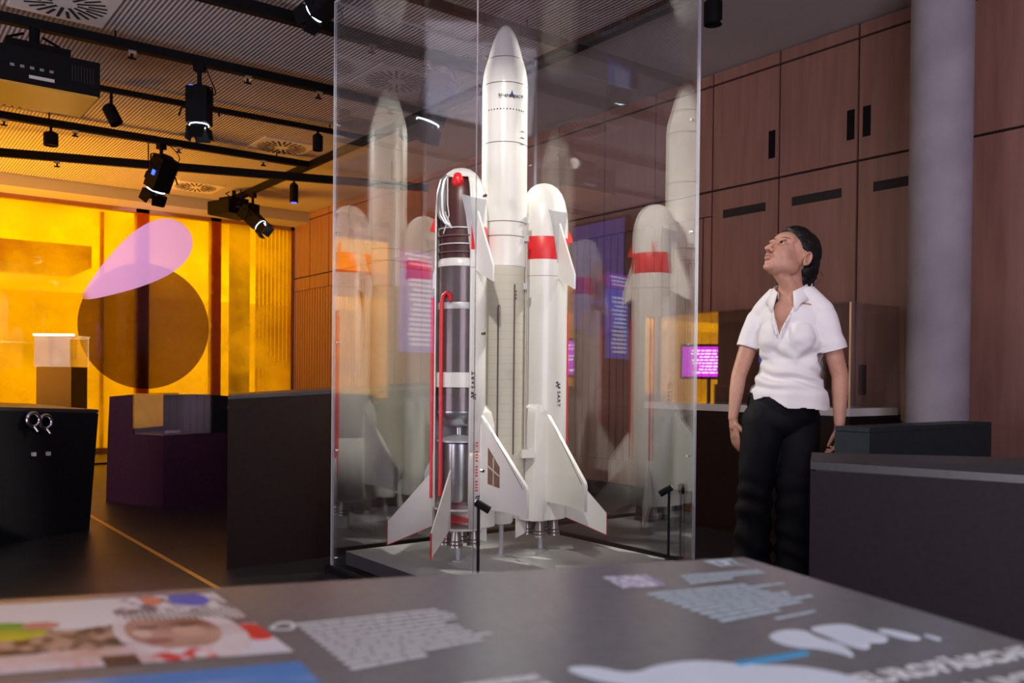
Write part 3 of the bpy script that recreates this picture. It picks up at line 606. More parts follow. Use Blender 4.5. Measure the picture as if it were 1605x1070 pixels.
for z, r_ in ((2.483, 0.0868), (2.354, 0.1108), (2.074, 0.1108), (1.702, 0.1108), (1.634, 0.1108)):
    rp(MB().lathe([(r_-0.004, z-0.0018), (r_, z-0.0018), (r_, z+0.0018), (r_-0.004, z+0.0018)], n=72, caps=False), 'ring_joint', 'ring', parent=core)
rp(MB().lathe([(0.05, 0.26), (0.056, 0.27), (0.056, 0.31), (0.05, 0.315)], n=48), 'engine_cover', 'white')
def az(deg, r, z): return V((r*math.cos(R(deg)), r*math.sin(R(deg)), z))
rp(MB().tube([az(262.6, 0.108, 0.60), az(262.6, 0.108, 1.405)], 0.0042, 8), 'cable_duct', 'ring', parent=core)
rp(MB().tube([az(221, 0.109, 0.63), az(221, 0.111, 1.22), az(221, 0.114, 1.29), az(223, 0.108, 1.305)], 0.004, 8), 'feed_line', 'ring', parent=core)
for a, r_ in ((304, 0.0035), (311, 0.0035), (317, 0.003)):
    rp(MB().tube([az(a, 0.114, 0.60), az(a, 0.114, 1.62)], r_, 8), 'feed_line', 'warm_white', parent=core)
for k in range(3): rp(MB().tube([az(266, 0.106, 1.34+k*0.016), az(266, 0.111, 1.34+k*0.016)], 0.0045, 8), 'port', 'ring', parent=core)
for z in (1.715, 1.63, 1.40): rp(MB().box(az(300, 0.117, z), (0.022, 0.02, 0.03), Matrix.Rotation(R(30), 3, 'Z')).bevel(0.004, 1), 'latch', 'pole', parent=core)
rp(MB().box((0.075, -0.095, 0.60), (0.07, 0.045, 0.04), Matrix.Rotation(R(-10), 3, 'Z')).bevel(0.004, 1).box((0.125, -0.095, 0.617), (0.07, 0.012, 0.01)), 'attachment_strut', 'white', False, parent=core)
b = MB()
for k in range(13):
    p = az(190+k*8, 0.1105, 2.227); b.box(p, (0.004, 0.004, 0.006))
rp(b, 'vent_holes', 'ink', False, parent=core)
def text(body, size, loc, nrm_az, roll, m, parent, name='lettering', ext=0.0006, align='CENTER', sp=1.0):
    cu = bpy.data.curves.new(name, 'FONT'); cu.body = body; cu.size = size; cu.extrude = ext; cu.align_x = align; cu.align_y = 'CENTER'; cu.resolution_u = 3; cu.space_character = sp
    cu.offset = size*0.012
    o = bpy.data.objects.new(name, cu); COL.objects.link(o); cu.materials.append(M[m])
    n = V((math.cos(R(nrm_az)), math.sin(R(nrm_az)), 0)); z = n; x = V((0, 0, 1)).cross(n).normalized(); y = V((0, 0, 1))
    rot = Matrix((x, y, z)).transposed() @ Matrix.Rotation(R(roll), 3, 'Z')
    dg = bpy.context.evaluated_depsgraph_get(); dg.update(); me = bpy.data.meshes.new_from_object(o.evaluated_get(dg)); bpy.data.objects.remove(o)
    me.transform(rot.to_4x4()); me.transform(Matrix.Translation(V(loc)))
    o = bpy.data.objects.new(name, me); COL.objects.link(o); o.parent = parent; return o
text('arianespace', 0.026, az(247, 0.1122, 2.29), 247, 0, 'ink', core)
lg = MB(); c = az(250, 0.1132, 2.292); tn = V((math.sin(R(70)), 0, 0))
t_ = V((0, 0, 1)).cross(az(250, 1, 0)).normalized()
lg.plate([c+t_*-0.014+V((0, 0, -0.014)), c+V((0, 0, 0.024)), c+t_*0.012+V((0, 0, -0.02)), c+t_*0.002+V((0, 0, -0.006))], az(250, 1, 0), 0.0012)
lg.plate([c+t_*x+V((0, 0, z)) for x, z in ((-0.016, 0), (0, 0.006), (0.018, 0), (0, -0.004))], az(250, 1, 0), 0.001)
rp(lg, 'emblem', 'navy', False, parent=core)
for k in range(3): text('EUROPE', 0.008, az(284-k*1, 0.1114, 2.13-k*0.03), 284, 0, 'ink', core)
rp(MB().tube([(0, 0, 0.102), (0, 0, 0.265)], 0.0115, 16), 'support_pole', 'pole')
rp(MB().lathe([(0.03, 0.102), (0.03, 0.107), (0.012, 0.108)], n=24), 'pole_foot', 'pole')

NOSE = [(0.122, 1.70), (0.1205, 1.75), (0.115, 1.80), (0.105, 1.845), (0.09, 1.88), (0.07, 1.907), (0.045, 1.925), (0.02, 1.933), (0.0, 1.935)]
def booster(x, rz, cut):
    g = empty('booster', (x, 0, -0.102), rz, parent=rk)
    if cut: g['label'] = 'cutaway booster showing tanks and red pipes'
    A0, A1 = (77, 336) if cut else (0, 360)
    if not cut:
        sh = MB().lathe([(0.122, 0.30)]+[(0.122, 1.544)]+NOSE, n=72).done('shell', 'white', g, True)
    else:
        b = MB(); b.lathe([(0.122, 0.36), (0.122, 1.0), (0.122, 1.544)]+NOSE[:-4], n=60, a0=A0, a1=A1, caps=False)
        b.lathe(NOSE[-5:], n=60, caps=False); sh = b.done('shell', 'white', g, True)
        so = sh.modifiers.new('s', 'SOLIDIFY'); so.thickness = 0.004; so.offset = -1
        ins = MB()
        for a_, nm in ((A0, 'red'), (A1, 'white')):
            pr = [(0.122, 0.36), (0.122, 1.70)]+NOSE[1:-3]; pts = [az(a_, r_+0.001, z) for r_, z in pr]+[az(a_, r_-0.007, z) for r_, z in reversed(pr)]
            MB().plate(pts, V((-math.sin(R(a_)), math.cos(R(a_)), 0)), 0.0022).done('cut_edge', 'white', sh)
    # red band
    MB().lathe([(0.1222, 1.544), (0.1228, 1.546), (0.1228, 1.654), (0.1222, 1.656)], n=60, a0=A0, a1=A1, caps=False).done('red_band', 'red', g, True)
    MB().lathe([(0.1222, 1.462), (0.1228, 1.463), (0.1222, 1.464)], n=60, a0=A0, a1=A1, caps=False).done('panel_joint', 'ring', g, True)
    # skirt
    if not cut:
        MB().lathe([(0.1222, 0.62), (0.1240, 0.60), (0.1245, 0.27), (0.10, 0.268)], n=64).done('skirt', 'white', g, True)
    else:
        MB().lathe([(0.1222, 0.62), (0.1240, 0.60), (0.1245, 0.27)], n=56, a0=77, a1=336, caps=False).done('skirt', 'white', g, True).modifiers.new('s', 'SOLIDIFY').thickness = 0.003
        MB().lathe([(0.124, 0.262), (0.124, 0.272), (0.02, 0.272)], n=64).done('end_plate', 'white', g)
    wb = MB()
    lv = [(0.268, -0.150, -0.03, 0.118), (0.55, -0.150, -0.03, 0.118), (0.74, -0.146, -0.03, 0.116), (0.80, -0.135, -0.035, 0.108), (0.84, -0.112, -0.05, 0.085), (0.88, -0.10, -0.06, 0.05)]
    rings_ = []
    for z, xa, xb, yh in lv:
        rings_.append([wb.bm.verts.new((x_, y_, z)) for x_, y_ in ((xb, -yh), (xa*0.5+xb*0.5, -yh*1.02), (xa+0.02, -yh*0.9), (xa, -yh*0.5), (xa, yh*0.5), (xa+0.02, yh*0.9), (xa*0.5+xb*0.5, yh*1.02), (xb, yh))])
    for i in range(len(rings_)-1):
        for k in range(8): wb.bm.faces.new((rings_[i][k], rings_[i][(k+1) % 8], rings_[i+1][(k+1) % 8], rings_[i+1][k]))
    wb.bm.faces.new(list(reversed(rings_[0]))); wb.bm.faces.new(rings_[-1])
    wo = wb.done('wing_box', 'white', g, True); bv = wo.modifiers.new('b', 'BEVEL'); bv.width = 0.012; bv.segments = 3; bv.limit_method = 'ANGLE'; bv.angle_limit = R(18)
    # outboard tail fins, each with a red spine above
    for s_ in (-1, 1):
        d = az(35*s_, 1, 0); n = az(35*s_+90, 1, 0)
        f = MB().plate([d*r_+V((0, 0, z)) for r_, z in ((0.112, 0.54), (0.332, 0.287), (0.332, 0.177), (0.112, 0.272))], n, 0.007).bevel(0.0015, 1).done('tail_fin', 'white', g)
        MB().plate([d*r_+V((0, 0, z)) for r_, z in ((0.33, 0.288), (0.3335, 0.288), (0.3335, 0.176), (0.112, 0.270), (0.112, 0.2735), (0.33, 0.1805))], n, 0.0076).done('red_edge', 'red', f)
        if not (cut and s_ == 1):
          MB().tube([az(37*s_, 0.124, 0.52), az(37*s_, 0.124, 1.30)], 0.0055, 8).done('red_spine', 'red', g)
          MB().plate([az(40*s_, 0.118, 1.72), az(40*s_, 0.145, 1.655), az(40*s_, 0.145, 1.64), az(40*s_, 0.118, 1.64)], az(40*s_+90, 1, 0), 0.008).done('red_vane', 'red', g)
        # main wing, swept, slightly inboard of tangential
        wd_ = V((-0.09, 0.996*s_, 0)).normalized(); wn = wd_.cross(V((0, 0, 1))); wo_ = V((-0.040, 0, 0))
        wg = MB().plate([wo_+wd_*a+V((0, 0, z)) for a, z in ((0.09, 0.81), (0.14, 0.76), (0.415, 0.487), (0.422, 0.47), (0.42, 0.35), (0.30, 0.362), (0.10, 0.36))], wn, 0.017).bevel(0.005, 2).done('main_wing', 'white', g, True)
        MB().tube([wo_+wd_*0.15+V((0, 0, 0.76))+wn*0.0095, wo_+wd_*0.40+V((0, 0, 0.475))+wn*0.0095], 0.0012, 5).done('hinge_line', 'ring', wg)
        if cut and s_ == 1:   # this booster is turned half round, so its +Y wing faces the room's front
            for sg in (-1, 1):
                MB().plate([wo_+wd_*a+V((0, 0, z))+wn*sg*0.009 for a, z in ((0.165, 0.645), (0.245, 0.56), (0.245, 0.466), (0.165, 0.478))], wn, 0.002).done('wing_opening', mat('brown_rib_bay', (0.20, 0.11, 0.06), 0.5, nscale=20), wg)
                MB().tube([wo_+wd_*0.165+V((0, 0, 0.56))+wn*sg*0.011, wo_+wd_*0.245+V((0, 0, 0.52))+wn*sg*0.011], 0.004, 6).tube([wo_+wd_*0.205+V((0, 0, 0.60))+wn*sg*0.011, wo_+wd_*0.205+V((0, 0, 0.47))+wn*sg*0.011], 0.003, 6).done('rib', 'warm_white', wg)
        # canard with its recessed root
        cd_ = V((-0.03, s_, 0)).normalized(); cn = cd_.cross(V((0, 0, 1)))
        MB().plate([cd_*a+V((0, 0, z)) for a, z in ((0.112, 1.76), (0.248, 1.46), (0.248, 1.39), (0.112, 1.455))], cn, 0.010).bevel(0.003, 2).done('canard', 'white', g, True)
        MB().hexa([cd_*0.09+cn*0.020+V((0, 0, 1.50)), cd_*0.09-cn*0.020+V((0, 0, 1.50)), cd_*0.127-cn*0.006+V((0, 0, 1.53)), cd_*0.127+cn*0.006+V((0, 0, 1.53))],
                  [cd_*0.07+cn*0.062+V((0, 0, 1.80)), cd_*0.07-cn*0.062+V((0, 0, 1.80)), cd_*0.132-cn*0.046+V((0, 0, 1.775)), cd_*0.132+cn*0.046+V((0, 0, 1.775))]).bevel(0.006, 2).done('canard_root', 'pole', g, True)
    MB().plate([V((-r_, 0, z)) for r_, z in ((0.10, 0.52), (0.135, 0.47), (0.158, 0.40), (0.158, 0.178), (0.10, 0.20))], (0, 1, 0), 0.009).bevel(0.002, 1).done('dorsal_fin', 'white', g)
    for x_, y_ in ((0.045, 0.045), (0.045, -0.045), (-0.05, 0.05), (-0.05, -0.05)):
        nz = MB().lathe([(0.014, 0.27), (0.017, 0.255), (0.025, 0.225), (0.032, 0.18), (0.029, 0.18), (0.015, 0.24)], (x_, y_, 0), 24, caps=False).done('nozzle', 'nozzle', g, True)
        MB().lathe([(0.0275, 0.212), (0.0295, 0.210), (0.029, 0.206)], (x_, y_, 0), 24, caps=False).lathe([(0.030, 0.196), (0.032, 0.194), (0.031, 0.190)], (x_, y_, 0), 24, caps=False).done('nozzle_ring', 'ring', nz)
    MB().tube([(0, 0, 0.103), (0, 0, 0.27)], 0.0125, 14).done('support_pole', 'pole', g, True)
    MB().lathe([(0.03, 0.102), (0.03, 0.107), (0.012, 0.108)], n=24).done('pole_foot', 'pole', g)
    return g
RB = booster(0.248, 0, False)
LB = booster(-0.248, math.pi, True)
text('SART', 0.028, az(272, 0.1236, 0.862), 272, -90, 'ink', RB, sp=1.3)
def crest(parent, a, z, s_=1):
    b = MB(); n = az(a, 1, 0); t = V((0, 0, 1)).cross(n).normalized(); c = az(a, 0.1236, z)
    for x, z_ in ((-0.006, 0.012), (0.006, 0.004), (-0.006, -0.004), (0.006, -0.012)): b.plate([c+t*(x-0.008)+V((0, 0, z_-0.004)), c+t*(x+0.008)+V((0, 0, z_-0.002)), c+t*(x+0.006)+V((0, 0, z_+0.005)), c+t*(x-0.006)+V((0, 0, z_+0.002))], n, 0.001)
    b.tube([c+t*-0.012+V((0, 0, 0.018)), c+t*0.012+V((0, 0, -0.018))], 0.0014, 5)
    b.done('crest', 'ink', parent)
crest(RB, 270, 0.93)
# left booster is rotated 180 deg: world azimuth 265 = local 85
text('SART', 0.028, az(86, 0.1236, 0.952), 86, 90, 'ink', LB, sp=1.3); crest(LB, 86, 0.88)
text('esa', 0.045, az(88, 0.155, 0.40), 88, 90, 'navy', LB)
b = MB()
for k in range(17):
    if k % 5 != 4: b.box(az(87, 0.1525, 0.45+k*0.0135), (0.012, 0.0015, 0.007), Matrix.Rotation(R(-3), 3, 'Z'))
b.done('red_lettering', 'red', LB)
# inner works of the cut booster
MB().lathe([(0.10, 1.50), (0.10, 1.76), (0.094, 1.82), (0.078, 1.87), (0.05, 1.905), (0.0, 1.918)], n=48, caps=False).done('equipment_bay', 'maroon', LB, True)
MB().sph(az(42, 0.072, 1.862), (0.03, 0.03, 0.038), 24).done('red_sphere', 'red', LB, True)
MB().tube([az(8, 0.085, 1.885), az(2, 0.098, 1.86), az(-2, 0.106, 1.80), az(-2, 0.106, 1.74), az(2, 0.104, 1.70), az(14, 0.10, 1.665), az(28, 0.098, 1.65)], [0.012, 0.020, 0.025, 0.025, 0.021, 0.012, 0.007], 14).done('silver_duct', 'silver', LB, True)
MB().tube([az(18, 0.104, 1.87), az(20, 0.108, 1.75), az(24, 0.106, 1.70), az(6, 0.106, 1.62)], 0.003, 6).tube([az(10, 0.108, 1.72), az(32, 0.106, 1.64)], 0.003, 6).done('duct_bracket', 'white', LB, True)
for z in (1.645, 1.572, 1.61, 1.535): MB().lathe([(0.102, z-0.0035), (0.107, z-0.003), (0.107, z+0.003), (0.102, z+0.0035)], n=48, caps=False).done('ring_frame', 'pole' if z in (1.645, 1.572) else 'ring', LB, True)
MB().lathe([(0.108, 1.47), (0.108, 1.495), (0.095, 1.515), (0.06, 1.532), (0.0, 1.54)], n=48).done('tank_dome', 'white', LB, True)
MB().lathe([(0.105, 0.985), (0.105, 1.47)], n=48).done('upper_tank', 'smoke', LB, True)
MB().lathe([(0.1055, 1.275), (0.1068, 1.28), (0.1068, 1.30), (0.1055, 1.305)], n=48, caps=False).done('tank_band', 'pole', LB, True)
MB().lathe([(0.108, 0.915), (0.112, 0.917), (0.112, 0.983), (0.108, 0.985)], n=48).done('inter_tank_ring', 'white', LB, True)
MB().lathe([(0.105, 0.80), (0.105, 0.915)], n=48).done('lower_tank', 'smoke', LB, True)
MB().lathe([(0.0, 0.725), (0.04, 0.732), (0.075, 0.75), (0.10, 0.785), (0.106, 0.80), (0.106, 0.806)], n=48).done('bottom_dome', 'silver', LB, True)
MB().tube([(0, 0, 0.68), (0, 0, 0.73)], 0.016, 14).done('feed_pipe', 'silver', LB, True)
MB().lathe([(0.0, 0.70), (0.05, 0.69), (0.108, 0.672), (0.108, 0.664), (0.0, 0.664)], n=48).done('bulkhead', 'pole', LB, True)
MB().lathe([(0.03, 0.37), (0.06, 0.385), (0.068, 0.40), (0.068, 0.655), (0.03, 0.664)], n=48).done('engine_tank', 'silver', LB, True)
MB().lathe([(0.10, 0.352), (0.118, 0.352), (0.118, 0.36), (0.10, 0.36)], n=48, caps=False).done('thrust_ring', 'white', LB, True)
MB().lathe([(0.02, 0.30), (0.11, 0.30), (0.11, 0.306), (0.02, 0.306)], n=48).done('red_disc', 'red', LB, True)
MB().tube([az(10, 0.120, 0.42), az(10, 0.120, 1.30), az(14, 0.116, 1.335), az(22, 0.112, 1.348), az(30, 0.112, 1.335), az(32, 0.111, 1.31)], 0.009, 10).done('red_pipe', 'red', LB, True)
MB().tube([az(-34, 0.130, 0.40), az(-34, 0.130, 1.33)], 0.0085, 10).done('red_pipe', 'red', LB, True)

def post_lamp(x, y, z, rz, lab):
    g = empty('post_lamp', (x, y, 0.102), rz, lab, 'lamp', 'small black post lamps in the glass case')
    h = z-0.102
    MB().lathe([(0.018, 0), (0.018, 0.004), (0.006, 0.006)], n=20).done('foot', 'metalblack', g, True)
    MB().tube([(0, 0, 0), (0, 0, h)], 0.0065, 10).done('post', 'metalblack', g, True)
    hd = MB().tube([(-0.012, 0, h+0.012), (0.045, 0, h-0.022)], 0.016, 16).done('lamp_head', 'metalblack', g, True)
    MB().tube([(-0.013, 0, h+0.0125), (-0.016, 0, h+0.0145)], 0.012, 14).done('lens', 'chrome', hd, True)
post_lamp(2.03, 2.87, 0.45, R(-38), 'black post lamp near the front corner of the case, before the cutaway booster')
post_lamp(3.145, 2.87, 0.435, R(140), 'black post lamp beside the right edge of the case')
# ------------------------------------------------------------------ the visitor
def remeshed(build, voxel, smooth=4, fac=0.5, dec=None):
    b = bmesh.new(); build(b); me = bpy.data.meshes.new('tmp'); b.to_mesh(me); b.free()
    o = bpy.data.objects.new('tmp', me); COL.objects.link(o)
    r = o.modifiers.new('r', 'REMESH'); r.mode = 'VOXEL'; r.voxel_size = voxel
    s = o.modifiers.new('s', 'SMOOTH'); s.iterations = smooth; s.factor = fac
    dg = bpy.context.evaluated_depsgraph_get(); dg.update()
    out = bpy.data.meshes.new_from_object(o.evaluated_get(dg)); bpy.data.objects.remove(o); return out
def E_(b, c, r, rot=None, n=20):
    m = Matrix.Translation(V(c)) @ (rot.to_4x4() if rot else Matrix.Identity(4)) @ Matrix.Diagonal((*r, 1))
    bmesh.ops.create_uvsphere(b, u_segments=n, v_segments=n//2+2, radius=1, matrix=m)
def T_b(b, pts, rads, n=16, sub=5):
    """rounded limb: chain of tapered segments with balls at the joints"""
    mb = MB.__new__(MB); mb.bm = b; P = [V(p) for p in pts]
    for i in range(len(P)-1):
        mb.tube([P[i], P[i+1]], [rads[i], rads[i+1]], n)
    for p, r_ in zip(P, rads): E_(b, p, (r_*1.0,)*3, n=14)
PB = V((3.636, 2.588, 0))
pz = 0.0
LZ = math.atan2(Rh.y, Rh.x)                      # local x = to the picture's right, local y = away
per = empty('person', PB, LZ, 'woman in white polo shirt and black trousers looking up at the launcher', 'person')
TH = R(-36); TC = V((0.035, 0.0, 0)); RT = Matrix.Rotation(TH, 3, 'Z')
def TB(p): return RT @ V(p)+TC                    # torso frame -> local
HS = 1.23; HC = V((0.017, -0.015, 1.556)); RH = Matrix.Rotation(R(-63), 3, 'Z') @ Matrix.Rotation(R(-29), 3, 'X')
def HP(p): return RH @ (V(p)*HS)+HC
def HE(b, c, r, rx=0, n=24): E_(b, HP(c), tuple(q*HS for q in r), RH @ Matrix.Rotation(R(rx), 3, 'X'), n)
def hand(b, W, D, Nn, sgn, curl, L_=0.175):
    """W wrist, D pointing to the finger tips, Nn palm normal, sgn side of the thumb"""
    D = V(D).normalized(); Nn = V(Nn).normalized(); Nn = (Nn-D*Nn.dot(D)).normalized(); S = D.cross(Nn)*sgn
    rot = Matrix((S, Nn, D)).transposed()
    E_(b, V(W)+D*0.045, (0.036, 0.015, 0.048), rot, 16); E_(b, V(W)+D*0.065, (0.037, 0.013, 0.03), rot, 16)
    T_b(b, [V(W)-D*0.02, V(W)+D*0.03], [0.021, 0.024], 12)
    for k, (off, ln) in enumerate(((0.029, 0.068), (0.0105, 0.077), (-0.009, 0.072), (-0.028, 0.056))):
        p = V(W)+D*0.082+S*off; d = D.copy(); pts = [V(W)+D*0.055+S*off*0.85, p]; c = curl*(1+0.15*k)
        dd = d; q = p
        for j, fr in enumerate((0.45, 0.32, 0.23)):
            a = c*(j+0.6); dd = (D*math.cos(a)+Nn*math.sin(a)+S*off*0.8*(1 if j == 0 else 0)).normalized(); q = q+dd*ln*fr; pts.append(q)
        T_b(b, pts, [0.009, 0.0088, 0.0082, 0.0075, 0.0062], 10)
    p0 = V(W)+D*0.022+S*0.022; p1 = p0+(D*0.7+S*0.6+Nn*0.35).normalized()*0.038; p2 = p1+(D*0.9+S*0.15+Nn*0.35).normalized()*0.03; p3 = p2+(D*0.95+Nn*0.35).normalized()*0.022
    T_b(b, [p0, p1, p2, p3], [0.014, 0.0115, 0.0098, 0.0075], 10)
SR, ER, WR = TB((-0.170, 0.01, 1.262)), V((-0.190, 0.10, 0.985)), V((-0.228, 0.055, 0.775))
SL, EL, WL = TB((0.158, 0.01, 1.262)), V((0.245, -0.085, 0.985)), V((0.232, -0.12, 0.765))
def body(b):
    # skull, face, jaw
    HE(b, (0, 0.022, 0.032), (0.074, 0.094, 0.084)); HE(b, (0, -0.035, -0.012), (0.060, 0.056, 0.078))
    HE(b, (0, -0.048, 0.040), (0.056, 0.040, 0.042))
    HE(b, (0, -0.045, -0.062), (0.045, 0.045, 0.040)); HE(b, (0, -0.073, -0.091), (0.022, 0.018, 0.017))
    for s in (-1, 1):
        HE(b, (s*0.030, -0.050, -0.025), (0.032, 0.034, 0.036)); HE(b, (s*0.036, -0.012, -0.050), (0.028, 0.048, 0.034), 18)
        HE(b, (s*0.026, -0.083, 0.026), (0.022, 0.008, 0.007)); HE(b, (s*0.011, -0.098, -0.031), (0.0075, 0.010, 0.0075))
        HE(b, (s*0.030, -0.078, 0.007), (0.0155, 0.008, 0.0095))
        # ear: rim, lobe
        Re = RH @ Matrix.Rotation(R(s*18), 3, 'Z')
        E_(b, HP((s*0.075, 0.020, -0.006)), (0.006*HS, 0.017*HS, 0.029*HS), Re, 16)
        for q in range(19):
            a = R(-80+q*15); E_(b, HP((s*0.080, 0.022+0.015*math.cos(a), 0.0+0.026*math.sin(a))), (0.0048*HS,)*3, None, 8)
    T_b(b, [HP((0, -0.088, 0.020)), HP((0, -0.097, 0.002)), HP((0, -0.108, -0.020)), HP((0, -0.1135, -0.030))], [0.0075*HS, 0.008*HS, 0.0095*HS, 0.0105*HS], 12)
    HE(b, (0, -0.086, -0.052), (0.022, 0.012, 0.012)); HE(b, (0, -0.0965, -0.0505), (0.019, 0.007, 0.0055)); HE(b, (0, -0.0945, -0.0625), (0.017, 0.0075, 0.006))
    # neck and torso
    nb = V((0.03, 0.0, 1.36)); 
    T_b(b, [nb, V((0.032, 0.0, 1.43)), HP((0, 0.03, -0.045))], [0.064, 0.056, 0.056], 22)
    T_b(b, [HP((0, -0.02, -0.070)), V((0.020, -0.03, 1.41))], [0.038, 0.040], 16)
    for s in (-1, 1):
        T_b(b, [TB((s*0.03, 0.01, 1.40)), TB((s*0.145, 0.005, 1.28))], [0.034, 0.033], 14)
        T_b(b, [TB((s*0.012, -0.062, 1.335)), TB((s*0.15, -0.03, 1.318))], [0.012, 0.012], 10)
    def tors(c, r): E_(b, TB(c), r, RT, 26)
    tors((0, 0.0, 1.265), (0.158, 0.085, 0.085)); tors((0, 0, 1.15), (0.145, 0.10, 0.15)); tors((0, 0, 1.0), (0.128, 0.092, 0.13)); tors((0, 0.01, 0.88), (0.145, 0.092, 0.12))
    for s in (-1, 1): tors((s*0.065, -0.075, 1.17), (0.058, 0.045, 0.055))
    T_b(b, [SR, SR.lerp(ER, 0.45), ER, ER.lerp(WR, 0.35), WR], [0.050, 0.045, 0.037, 0.036, 0.023], 18)
    T_b(b, [SL, SL.lerp(EL, 0.45), EL, EL.lerp(WL, 0.35), WL], [0.052, 0.047, 0.039, 0.038, 0.025], 18)
    hand(b, WR+V((0.003, 0, -0.012)), (0.10, -0.06, -1), (0.9, 0.3, 0.1), 1, 0.16)
    hand(b, WL+V((0, 0, -0.012)), (-0.05, 0.05, -1), (-0.8, 0.5, 0.1), -1, 0.5)
    for hx, kn, an in ((-0.085, (-0.125, -0.02, 0.47), (-0.135, 0.02, 0.07)), (0.075, (0.035, -0.07, 0.47), (0.045, -0.05, 0.07))):
        T_b(b, [V((hx, 0.0, 0.80)), V(kn), V(an)], [0.072, 0.055, 0.038], 16); 
        T_b(b, [V(an)+V((0, 0, -0.025)), V(an)+V((-0.09, -0.15, -0.04))], [0.035, 0.026], 12)
me = remeshed(body, 0.0032, 5, 0.5)
M['skin'] = mat('skin', (0.50, 0.26, 0.18), 0.5, nscale=60, namt=0.08, sub=0.15)
M['lip'] = mat('lips', (0.38, 0.15, 0.12), 0.4, nscale=60, namt=0.1)
M['brow'] = mat('eyebrow', (0.05, 0.025, 0.018), 0.7, nscale=90, namt=0.2)
M['shade'] = mat('eyelid', (0.33, 0.15, 0.11), 0.5, nscale=60, namt=0.1)
for k in ('skin', 'lip', 'brow', 'shade'): me.materials.append(M[k])
me.name = 'body'
n = len(me.vertices); co_ = np.empty(n*3, np.float32); me.vertices.foreach_get('co', co_); co_ = co_.reshape(-1, 3)
RHi = np.array(RH.inverted()); hl = ((co_-np.array(HC)) @ RHi.T)/HS          # head-local coordinates
def brush(c, r, d):
    global hl
    q = np.linalg.norm((hl-np.array(c))/np.array(r), axis=1); w_ = np.clip(1-q, 0, 1); w_ = w_*w_*(3-2*w_); hl = hl+w_[:, None]*np.array(d)
for s in (-1, 1):
    brush((s*0.031, -0.088, 0.014), (0.022, 0.03, 0.010), (0, 0.006, 0)); brush((s*0.014, -0.090, 0.008), (0.010, 0.02, 0.014), (0, 0.005, 0))
    brush((s*0.080, 0.016, 0.0), (0.010, 0.014, 0.018), (-s*0.006, 0, 0)); brush((s*0.024, -0.08, -0.052), (0.010, 0.02, 0.016), (0, 0.003, 0))
    brush((s*0.005, -0.106, -0.0375), (0.004, 0.006, 0.003), (0, 0.002, 0.003))
# soften cheeks, jaw and throat by relaxing those vertices
ed = np.empty(len(me.edges)*2, np.int32); me.edges.foreach_get('vertices', ed); ed = ed.reshape(-1, 2)
deg_ = np.bincount(ed.ravel(), minlength=n).astype(float)
fx = np.abs(hl[:, 0]); wgt = np.clip((fx-0.020)/0.012, 0, 1)*np.clip((0.012-hl[:, 2])/0.012, 0, 1)*np.clip((-0.006-hl[:, 1])/0.02+1, 0, 1)
wgt = np.maximum(wgt, np.clip((-0.095-hl[:, 2])/0.02, 0, 1))*(hl[:, 2] > -0.30)
wgt = wgt*np.clip((fx-0.0)/0.01+np.clip((-0.10-hl[:, 2])/0.01, 0, 1), 0, 1)
for _ in range(70):
    ac = np.stack([np.bincount(ed[:, 0], hl[ed[:, 1], c], n)+np.bincount(ed[:, 1], hl[ed[:, 0], c], n) for c in range(3)], 1)/np.maximum(deg_, 1)[:, None]
    hl = hl+(ac-hl)*(0.6*wgt)[:, None]
brush((0, -0.1, -0.0565), (0.024, 0.02, 0.0035), (0, 0.004, 0)); brush((0, -0.09, -0.074), (0.018, 0.02, 0.008), (0, 0.004, 0))
co2 = (hl*HS) @ np.array(RH).T+np.array(HC); me.vertices.foreach_set('co', co2.astype(np.float32).ravel()); me.update()
pc = np.empty(len(me.polygons)*3, np.float32); me.polygons.foreach_get('center', pc); pc = ((pc.reshape(-1, 3)-np.array(HC)) @ RHi.T)/HS
mi = np.zeros(len(me.polygons), np.int32); fr_ = pc[:, 1] < -0.06
ax_, az_ = np.abs(pc[:, 0]), pc[:, 2]
zc = -0.0565+0.0
lipu = fr_ & (ax_ < 0.0215) & (az_ < -0.0475+0.001*np.cos(ax_*300)-ax_*0.15) & (az_ > -0.0565) & (pc[:, 1] < -0.078)
lipl = fr_ & (ax_ < 0.0200) & (az_ <= -0.0565) & (az_ > -0.0655+ax_*0.35) & (pc[:, 1] < -0.078)
mi[lipu | lipl] = 1
bz = 0.031+0.006*np.sin(np.clip((ax_-0.012)/0.036, 0, 1)*math.pi*0.75)
mi[fr_ & (ax_ > 0.012) & (ax_ < 0.050) & (np.abs(az_-bz) < 0.0030-0.0015*(ax_-0.012)/0.036)] = 2
ez = ((ax_-0.031)/0.019)**2+((az_-0.0085)/0.0085)**2
mi[(pc[:, 1] < -0.06) & (ez < 1.0) & (az_ > 0.011)] = 3
me.polygons.foreach_set('material_index', mi); me.polygons.foreach_set('use_smooth', np.ones(len(me.polygons), bool))
bo = bpy.data.objects.new('body', me); COL.objects.link(bo); bo.parent = per
M['eyewhite'] = mat('eye_white', (0.42, 0.37, 0.36), 0.15, nscale=30, namt=0.03); M['iris'] = mat('iris', (0.03, 0.015, 0.01), 0.1, nscale=60, namt=0.1)
